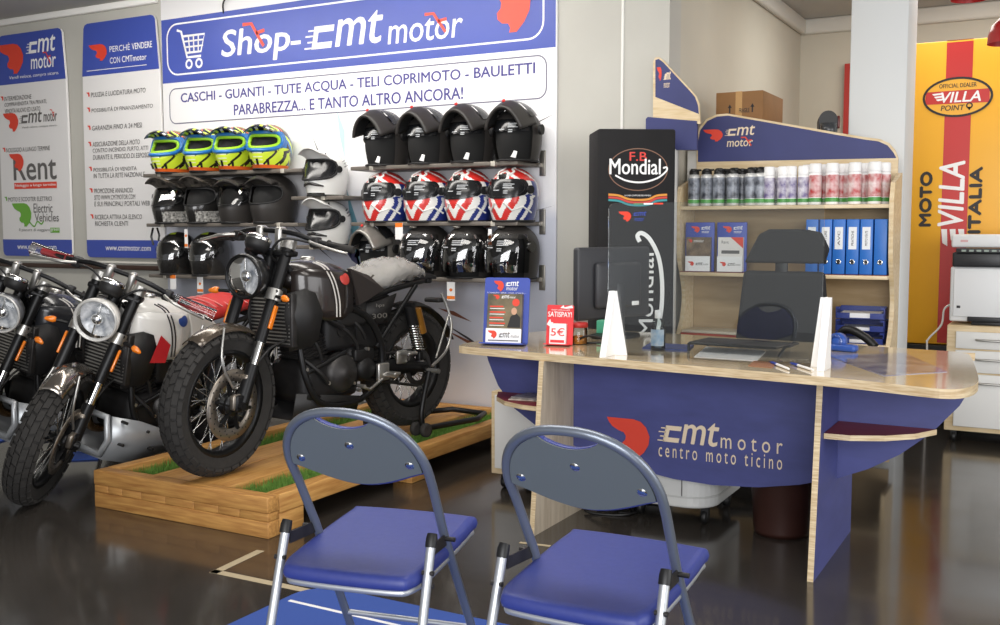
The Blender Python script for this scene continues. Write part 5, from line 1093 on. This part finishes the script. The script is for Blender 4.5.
# ---- binders
bb = mat('binder_blue', '#2b6fc4', .4); bw = mat('binder_label', '#eceef0', .5)
def binder(lab):
    t = thing('ring_binder', '', 'binder', group='blue ring binders on the middle bookcase shelf'); MB().rbox((-.031, 0, 0), (.031, .22, .285), .003).build('spine', bb, t)
    MB().lathe([(.009, .002), (.013, .003), (.014, 0)], 18, basis((0, -.0005, .065), (0, -1, 0))).build('finger_ring', CHR, t); MB().lathe([(0, .0008), (.009, .001)], 14, basis((0, -.0005, .065), (0, -1, 0))).build('finger_hole', INK, t)
    if lab: m = MB(); m.rect(-.02, .13, .02, .245, .001); o = m.build('label_card', bw, t); k = MB(); k.text(lab, -.006, .15, .006, .225, .002, 0, .01, 0, 90); k.build('label_lettering', INK, t)
    return t
for i, (p_, lab) in enumerate(((811.5, 'VENDITE'), (825.3, 'FATTURE'), (838.6, 'AVC'), (852.3, 'PRATICHE'), (866, 'MOTO USATE'), (880.3, None))):
    o = binder(lab); o.location = (atY(p_, 250, 5.525).x, 5.525, 1.0315); o['label'] = ('blue ring binder at the inner end of the row, first of six', 'blue ring binder with slim label, second of six', 'blue ring binder with the largest white label, third of six', 'blue ring binder with blue-topped label, fourth of six', 'blue ring binder with long label, fifth of six', 'plain blue ring binder without label at the outer end')[i]
# ---- brochure holders on the middle shelf
for i, p_ in enumerate((699.5, 731.5)):
    x = atY(p_, 250, 5.56).x; t = thing('brochure_holder', ('blue holder with dirt bike brochure on the middle bookcase shelf', 'blue holder with red cornered rent brochure on the middle bookcase shelf')[i], 'brochure holder', (x, 5.56, 1.0315), 0)
    MB().rbox((-.083, 0, 0), (.083, .012, .272), .003).build('back_card', BLU, t); MB().box((-.07, -.02, .004), (.07, -.002, .19)).build('brochure', mat(('brochure_dirt', 'brochure_rent')[i], ('#8f7a62', '#e9e4df')[i], .35, col2=('#4c4038', '#e9e4df')[i], scale=20), t); MB().box((-.07, -.034, .002), (.07, -.030, .085)).build('front_pocket', WHT, t)
    r = MB(); w = MB(); mark(r, -.05, .215, .0, .25, .001); cmt(w, .01, .232, .06, .252, .001); w.text('motor', .012, .212, .055, .226, .001); mark(r, -.055, .03, -.02, .055, .0345)
    k = MB(); cmt(k, -.01, .035, .03, .052, .0345); k.text('motor', .033, .035, .062, .045, .0345)
    if i: r.poly([(.0, .19), (.07, .19), (.07, .13)], .021); k.text('Rent', -.05, .155, -.01, .172, .021); k.rect(-.05, .10, .05, .118, .021)
    else: mark(r, -.06, .16, -.035, .178, .021); w.text('cmtmotor', -.028, .162, .03, .175, .021)
    r.build('red_print', RED, t); w.build('white_print', WHT, t); k.build('grey_print', GRY, t)
# ---- letter trays and papers on the lowest visible shelf
tb = mat('tray_blue', '#22347f', .35)
for k in range(3):
    t = thing('letter_tray', ('blue letter tray at the bottom of the stack', 'blue letter tray in the middle of the stack', 'blue letter tray on top of the stack holding papers')[k], 'letter tray', (-.93, 5.535, .6725 + .065 * k), math.radians(2 * k)); b = MB(); b.box((-.12, 0, 0), (.12, .2, .004)); b.box((-.12, 0, .004), (-.116, .2, .05)); b.box((.116, 0, .004), (.12, .2, .05)); b.box((-.116, .196, .004), (.116, .2, .055)); b.box((-.12, 0, .004), (-.05, .004, .03)); b.box((.05, 0, .004), (.12, .004, .03)); b.box((-.12, 0, .05), (-.1, .03, .06)); b.box((.1, 0, .05), (.12, .03, .06)); b.build('tray', tb, t)
    o = MB().box((-.10, .01, .0045), (.10, .19, .02 + .008 * (k == 2))).build('paper', WHT); o.location = t.location; o.rotation_euler = t.rotation_euler; tag(o, ('paper pile in the bottom blue tray', 'paper pile in the middle blue tray', 'paper pile in the top blue tray')[k], 'paper')
for k in range(2):
    o = MB().rbox((-.16, 0, 0), (.16, .2, .014), .002).build('folder', [(mat('folder_red', '#a8402f', .5), mat('folder_cream', '#d9cfbb', .5))[k]]); o.location = (-1.73, 5.53, .6725 + .0145 * k); o.rotation_euler.z = (.05, -.06)[k]; tag(o, ('red folder under a cream one on the low bookcase shelf', 'cream folder of papers on the red one, low bookcase shelf')[k], 'folder')

# ================================================================== BLACK TOTEM
t = thing('display_totem', 'tall black cloth totem with FB Mondial emblem by the grey wall', 'totem', (atY(598, 131, 4.95).x, 4.95, 0), math.radians(33)); MB().rbox((0, 0, .02), (.41, .30, 1.785), .012).build('body', mat('totem_cloth', '#141315', .85, var=.15, scale=12), t)
cxm, czm = .212, 1.575; br = MB(); br.ring(cxm, czm, .155, .108, .005, .002); br.build('bronze_ring', mat('ring_bronze', '#7d5a45', .5), t)
r = MB(); r.text('F.B', cxm - .045, czm + .045, cxm + .045, czm + .09, .002, 0, .03); r.build('red_lettering', mat('mondial_red', '#d8392f', .5), t)
w = MB(); w.text('Mondial', cxm - .15, czm - .025, cxm + .118, czm + .055, .003, 0, .03); w.stroke(smooth2([(cxm - .12, czm - .03), (cxm - .06, czm - .058), (cxm + .02, czm - .066), (cxm + .10, czm - .045), (cxm + .148, czm - .008), (cxm + .15, czm + .012), (cxm + .132, czm + .008)], 6, False), .009, .003); w.text('LA CASA CAMPIONE DEL MONDO', cxm - .07, czm - .138, cxm + .07, czm - .13, .003)
w.text('Mondial', .225, .70, .30, 1.14, .003, 0, .02, 0, 90); w.stroke(smooth2([(.325, .72), (.345, .86), (.345, 1.0), (.325, 1.12), (.28, 1.21), (.235, 1.245), (.212, 1.23), (.225, 1.20)], 6, False), .022, .003); w.build_units('white_lettering', WHT, t)
for k, (c, dz) in enumerate((('#d98f2b', 0), ('#c93a2c', -.014), ('#2f8f96', -.028))):
    s = MB(); s.stroke(smooth2([(cxm - .155, czm - .13 + dz), (cxm - .10, czm - .135 + dz), (cxm - .04, czm - .155 + dz), (cxm + .05, czm - .155 + dz), (cxm + .10, czm - .135 + dz), (cxm + .155, czm - .13 + dz)], 6, False), .011, .003); s.build('ribbon_stripe', mat('ribbon' + str(k), c, .5), t)

# ================================================================== SMALL DISPLAY STAND AGAINST THE WALL END
S0 = V((-1.93, 5.45, 0)); t = thing('display_stand', 'narrow blue and white cmt motor stand at the wall corner', 'stand', S0); sq = lambda px, py: (atY(px, py, 5.45).x - S0.x, atY(px, py, 5.45).z)
XZs = Matrix(((1, 0, 0, 0), (0, 0, -1, 0), (0, 1, 0, 0), (0, 0, 0, 1)))
hd = [sq(*p) for p in ((653, 118), (653, 62), (655, 57.5), (659, 57), (664, 61), (675, 73), (690, 89), (696, 96), (699, 104), (700, 124))]; MB().prism(hd[::-1], -.018, 0, XZs).build('header_board', ply, t)
MB().poly([sq(*p) for p in ((655.5, 97), (655.5, 60), (659, 59), (664, 63), (675, 75), (690, 91), (695, 97), (698, 105), (699, 114))], .002).build('blue_face', hb, t)
lo = [sq(*p) for p in ((646, 150), (646, 119), (648, 117), (697, 121), (697, 150))]; MB().prism(lo[::-1], -.020, .004, XZs).build('blue_board', hb, t)
r = MB(); a = sq(657, 81); b = sq(662, 67); mark(r, a[0], a[1], b[0], b[1], .004); r.build('red_logo', RED, t); w = MB(); a = sq(664, 80); b = sq(671, 71); cmt(w, a[0], a[1], b[0], b[1], .004); a = sq(664, 88); b = sq(670, 82); w.text('motor', a[0], a[1], b[0], b[1], .004); w.build('cream_lettering', cream, t)
a = sq(649, 150); b = sq(676, 150); MB().rbox((a[0], -.01, 0), (b[0], .035, a[1]), .004).build('white_body', wht, t)

# ================================================================== BEHIND THE BOOKCASE
t = thing('storage_cabinet', 'white storage cabinet hidden behind the bookcase', 'cabinet', (-1.96, 5.80, 0)); MB().rbox((.0, 0, .0), (.82, .55, 1.72), .004).build('body', wht, t)
for a in (.005, .412): MB().rbox((a, -.012, .02), (a + .40, -.001, 1.70), .003).build('door', wht, t)
kr = mat('cardboard', '#8a6238', .7, var=.1, scale=6); x0 = atY(716, 105, 5.86).x; x1 = atY(763, 105, 5.86).x; zt = atY(740, 91.5, 5.86).z
t = thing('cardboard_box', 'brown taped cardboard box above the bookcase header', 'box', (x0, 5.86, 1.7205)); W = x1 - x0; Hh = zt - 1.7205; MB().rbox((0, 0, 0), (W, .46, Hh), .003).build('carton', kr, t)
b = MB(); b.box((W * .42, -.001, 0), (W * .56, .0, Hh)); b.box((W * .42, -.001, Hh), (W * .56, .46, Hh + .001)); b.build('packing_tape', mat('packing_tape', '#b98f58', .3), t); k = MB()
for x in (W * .3, W * .78): k.poly([(x - .012, Hh - .09), (x, Hh - .07), (x + .012, Hh - .09)], .0015); k.rect(x - .004, Hh - .12, x + .004, Hh - .085, .0015)
k.text('FRAGILE', W * .5, Hh - .12, W * .72, Hh - .095, .0015, 0, .02); k.build('printed_arrows', INK, t)
xm = atY(826, 120, 5.95).x; t = thing('coffee_machine', 'small black capsule coffee machine behind the bookcase header', 'coffee machine', (xm, 5.99, 1.7205), math.radians(15)); zt = atY(826, 110, 5.95).z - 1.7205
b = MB(); b.prism([(-.05, .05), (.05, .05), (.05, zt - .05)] + arc(0, zt - .055, .05, 0, 180, 10)[1:] + [(-.05, zt - .05)], -.10, .06, XZp); b.build('body', mat('coffee_black', '#181717', .5), t); MB().lathe([(0, .05), (.04, .05), (.044, zt - .08), (0, zt - .075)], 20, Matrix.Translation((0, -.11, 0))).build('water_tank', mat('tank_grey', '#3a3c3f', .25), t); MB().rbox((-.06, -.16, 0), (.06, .1, .05), .01).build('base', CAPB, t); MB().rbox((.05, -.02, zt - .10), (.066, .05, zt - .03), .006).build('side_panel', mat('coffee_red', '#6a221c', .3), t)

# ================================================================== OFFICE CHAIR
t = thing('office_chair', 'black office chair with separate headrest behind the desk', 'chair', (-1.22, 5.14, 0)); of = mat('office_fabric', '#18181a', .75, var=.1, scale=30)
def pad(pts, d, name, y0=-.08, r=.012):
    m = MB().prism([(p[0] + 1.22, p[1]) for p in pts], -d / 2, d / 2, Matrix(((1, 0, 0, 0), (0, 0, -1, y0), (0, 1, 0, 0), (0, 0, 0, 1)))); return m.build(name, of, t, r, 3)
pad([(-1.40, 1.10), (-1.02, 1.10), (-1.0, 1.17), (-1.04, 1.25), (-1.12, 1.265), (-1.28, 1.265), (-1.33, 1.24), (-1.375, 1.15)], .07, 'headrest')
pad([(-1.43, .60), (-1.0, .60), (-.99, .72), (-1.02, 1.06), (-1.405, 1.06), (-1.44, .72)], .08, 'backrest', -.07, .02)
MB().rbox((-.03, -.10, 1.0), (.03, -.08, 1.15), .008).build('headrest_bracket', CAPB, t); MB().rbox((-.24, -.46, .42), (.24, -.04, .52), .03).build('seat', of, t)
for s in (-1, 1): MB().tube(smooth2([(s * .22, -.2, .45), (s * .30, -.14, .56), (s * .29, -.12, .75 if s > 0 else .64), (s * .33, -.14, .795 if s > 0 else .66), (s * .41, -.17, .765 if s > 0 else .65), (s * .46, -.19, .725 if s > 0 else .62)], 5, False), .02, 10).build('armrest', CAPB, t)
MB().cyl((0, -.22, .10), (0, -.22, .44), .028, 16).build('gas_column', CAPB, t)
for k in range(5):
    a = 2 * PI * k / 5 + .3; e = V((.29 * math.cos(a), -.22 + .29 * math.sin(a), .075)); leg = MB().tube([(0, -.22, .11), e], [.028, .018], 10).build('base_leg', CAPB, t); c = MB(); c.lathe([(0, -.02), (.028, -.02), (.03, 0), (.028, .02), (0, .02)], 16, basis((e.x, e.y, .030), (math.sin(a), -math.cos(a), 0))); c.build('caster', cast, leg)

# ================================================================== PRINTER CORNER
t = thing('drawer_cabinet', 'birch cabinet with three white drawers under the printer', 'cabinet', (-.61, 6.60, 0)); MB().rbox((0, 0, .07), (.62, .45, .70), .004).build('body', ply, t)
for z0, z1, hz in ((.565, .665, .62), (.425, .555, .505), (.10, .415, .365)):
    d = MB().rbox((.05, -.018, z0), (.60, -.001, z1), .004).build('drawer_front', wht, t); MB().tube(smooth2([(.16, -.02, hz), (.18, -.045, hz), (.30, -.045, hz), (.32, -.02, hz)], 5, False), .007, 8).build('handle', ALU, d)
casters(t, ((.05, .05), (.57, .05), (.05, .40), (.57, .40)), .028)
t = thing('printer', 'white multifunction printer with black control strip on the cabinet', 'printer', (-.605, 6.63, .7005)); pw = mat('printer_white', '#e3e4e4', .4); pb = mat('printer_black', '#26272a', .35)
MB().rbox((.0, .0, .02), (.50, .42, .345), .012).build('body', pw, t); MB().rbox((.02, -.012, .05), (.48, .0, .335), .004).build('front_cover', pw, t); MB().rbox((.01, -.035, .345), (.50, .40, .43), .010).build('output_bay', pb, t); MB().rbox((.03, -.055, .425), (.50, -.02, .455), .006).build('control_panel', pb, t); MB().rbox((.0, -.02, .458), (.50, .42, .535), .012).build('scanner_lid', pw, t)
MB().rbox((.10, -.018, .022), (.48, .0, .052), .004).build('paper_tray', pb, t); k = MB()
for i in range(8): k.box((.06 + i * .04, -.0565, .435), (.085 + i * .04, -.0545, .446))
k.build('buttons', mat('button_grey', '#8b9a8f', .4), t); MB().rbox((.04, -.0135, .10), (.06, -.011, .115), .001).build('power_mark', INK, t); k = MB(); k.rect(.05, .49, .09, .503, .0215); k.build('maker_plate', mat('plate_pink', '#d2a5a5', .5), t)
MB().rbox((.12, .02, .0), (.44, .38, .02), .004).build('rubber_base', pb, t)
wv = MB(); a = atY(945, 308, 6.9); b = atY(927, 350, 6.9); wv.tube(smooth2([a + V((.08, 0, .04)), a, a.lerp(b, .4) + V((.02, 0, 0)), a.lerp(b, .75) + V((-.02, 0, 0)), b, V((b.x, 6.95, .02))], 6, False), .006, 6); tag(wv.build('cable', WHT), 'white cable curling down beside the printer', 'cable')
# ================================================================== YELLOW VILLA PANEL
VY = 7.2; V0 = V((-.945, VY, 0)); t = thing('dealer_board', 'tall yellow and red VILLA dealer panel behind the printer', 'display panel', V0); yl_ = mat('villa_yellow', '#f0b02c', .4, var=.03, scale=2); vr = mat('villa_red', '#c2241f', .4)
vq = lambda px, py: (atY(px, py, VY).x - V0.x, atY(px, py, VY).z)
MB().rbox((0, 0, .52), (1.05, .12, 2.462), .006).build('panel', yl_, t); MB().rbox((-.03, .015, .50), (-.002, .13, 2.43), .004).build('dark_edge', CAPB, t); MB().rbox((-.03, -.03, .0), (1.05, .14, .515), .006).build('plinth', CAPB, t)
rb = MB(); xa = vq(946.5, 60)[0]; xb = vq(973, 60)[0]; rb.rect(xa, .53, xb, 2.45, .002); rb.box((xa, -.001, 2.4625), (xb, .11, 2.4635)); rb.build('red_stripe', vr, t)
cx_, cz_ = vq(957.5, 97); rx_ = vq(992, 97)[0] - cx_; rz_ = cz_ - vq(957, 116)[1]; o = MB(); o.disc(cx_, cz_, rx_, rz_, .003); o.build('oval_field', yl_, t); o = MB(); o.ring(cx_, cz_, rx_, rz_, .014, .0045); k = o; k.text('OFFICIAL DEALER', cx_ - rx_ * .55, cz_ + rz_ * .50, cx_ + rx_ * .55, cz_ + rz_ * .72, .0045, 0, .02); k.text('POINT', cx_ - rx_ * .48, cz_ - rz_ * .70, cx_ + rx_ * .22, cz_ - rz_ * .42, .0045, 0, .03, .15); k.ring(cx_ + rx_ * .36, cz_ - rz_ * .48, .016, .016, .008, .0045, 0, 14); k.poly([(cx_ + rx_ * .36 - .014, cz_ - rz_ * .55), (cx_ + rx_ * .36 + .014, cz_ - rz_ * .55), (cx_ + rx_ * .36, cz_ - rz_ * .74)], .0045)
a = vq(919.5, 226); b = vq(932, 172); k.text('MOTO', a[0], a[1], b[0], b[1], .004, 0, .17, 0, 90); a = vq(968.5, 233); b = vq(982, 167); k.text('ITALIA', a[0], a[1], b[0], b[1], .004, 0, .17, 0, 90); k.build_units('black_lettering', INK, t)
o = MB(); o.poly([(cx_ - rx_ * .97, cz_ - rz_ * .33), (cx_ + rx_ * .94, cz_ - rz_ * .36), (cx_ + rx_ * .93, cz_ + rz_ * .36), (cx_ - rx_ * .93, cz_ + rz_ * .33)], .0038); o.build('oval_band', vr, t)
w = MB(); w.text('VILLA', cx_ - rx_ * .48, cz_ - rz_ * .27, cx_ + rx_ * .68, cz_ + rz_ * .27, .005, 0, .05, .2)
for i in range(3): w.poly([(cx_ - rx_ * (.76 - .06 * i), cz_ + rz_ * (.22 - .15 * i)), (cx_ - rx_ * .42, cz_ + rz_ * (.26 - .15 * i)), (cx_ - rx_ * .42, cz_ + rz_ * (.17 - .15 * i)), (cx_ - rx_ * (.70 - .06 * i), cz_ + rz_ * (.13 - .15 * i))], .005)
a = vq(938, 226); b = vq(965, 161); w.text('VILLA', a[0], a[1], b[0], b[1], .005, 0, .05, .15, 90)
for i in range(3): w.poly([(a[0] + .02 + .05 * i, a[1] - .02), (a[0] + .055 + .05 * i, a[1] - .02), (a[0] + .06 + .05 * i, a[1] - .13 + .02 * i), (a[0] + .03 + .05 * i, a[1] - .11 + .02 * i)], .005)
w.build_units('white_lettering', WHT, t)
# red pendant lamps at the top edge of the photo
for i, (px_, py_, y, rr) in enumerate(((970, -6, 6.4, .10), (1007, 38, 6.4, .10))):
    q = atY(px_, py_, y); t = thing('pendant_lamp', ('red pendant lamp shade hanging above the yellow panel', 'red pendant lamp shade hanging lower, at the photo edge')[i], 'lamp', (q.x, q.y, q.z)); MB().lathe([(rr, -.03), (rr * .97, .02), (rr * .8, .07), (rr * .4, .11), (.02, .125)], 28).build('lamp_shade', mat('lamp_red', '#b3201f', .35, coat=.4), t); MB().cyl((0, 0, .12), (0, 0, CZ - q.z), .005, 8).build('cord', INK, t)
# ================================================================== LIGHT, WORLD, CAMERA
def area(name, loc, rot, size, size_y, power, col=(1, .96, .9)):
    l = bpy.data.lights.new(name, 'AREA'); l.shape = 'RECTANGLE'; l.size = size; l.size_y = size_y; l.energy = power; l.color = col
    o = bpy.data.objects.new(name, l); COL.objects.link(o); o.location = loc; o.rotation_euler = [math.radians(a) for a in rot]; return o
area('sign_ceiling_light', (-4.3, 4.3, 2.93), (22, 0, 0), 4.0, .5, 90)
area('front_ceiling_light', (-1.5, 2.6, 2.93), (0, 0, 0), 2.5, 1.2, 55)
area('office_ceiling_light', (-.6, 7.3, 2.93), (0, 0, 0), 1.6, 1.2, 30, (1, .96, .9))
area('shop_window_light', (1.5, -3.6, 1.9), (82, 0, 12), 6, 3, 430, (.98, .985, 1))
area('street_door_light', (4.3, 3.0, 1.7), (80, 0, 85), 4, 2.4, 120, (.99, .99, 1))
wd = bpy.data.worlds.new('daylight'); SC.world = wd; wd.use_nodes = True
wd.node_tree.nodes['Background'].inputs[0].default_value = (.8, .81, .83, 1); wd.node_tree.nodes['Background'].inputs[1].default_value = .6
cam = bpy.data.cameras.new('camera'); co = bpy.data.objects.new('camera', cam); COL.objects.link(co)
cam.sensor_width = 36; cam.lens = FPX / 1000 * 36; cam.clip_start = .05
co.matrix_world = Matrix(((_x.x, _u.x, -_f.x, 0), (_x.y, _u.y, -_f.y, 0), (_x.z, _u.z, -_f.z, CAMH), (0, 0, 0, 1)))
SC.camera = co
SC.view_settings.view_transform = 'Standard'; SC.view_settings.look = 'None'; SC.view_settings.exposure = 0.0
SC.cycles.max_bounces = 8; SC.cycles.transparent_max_bounces = 16
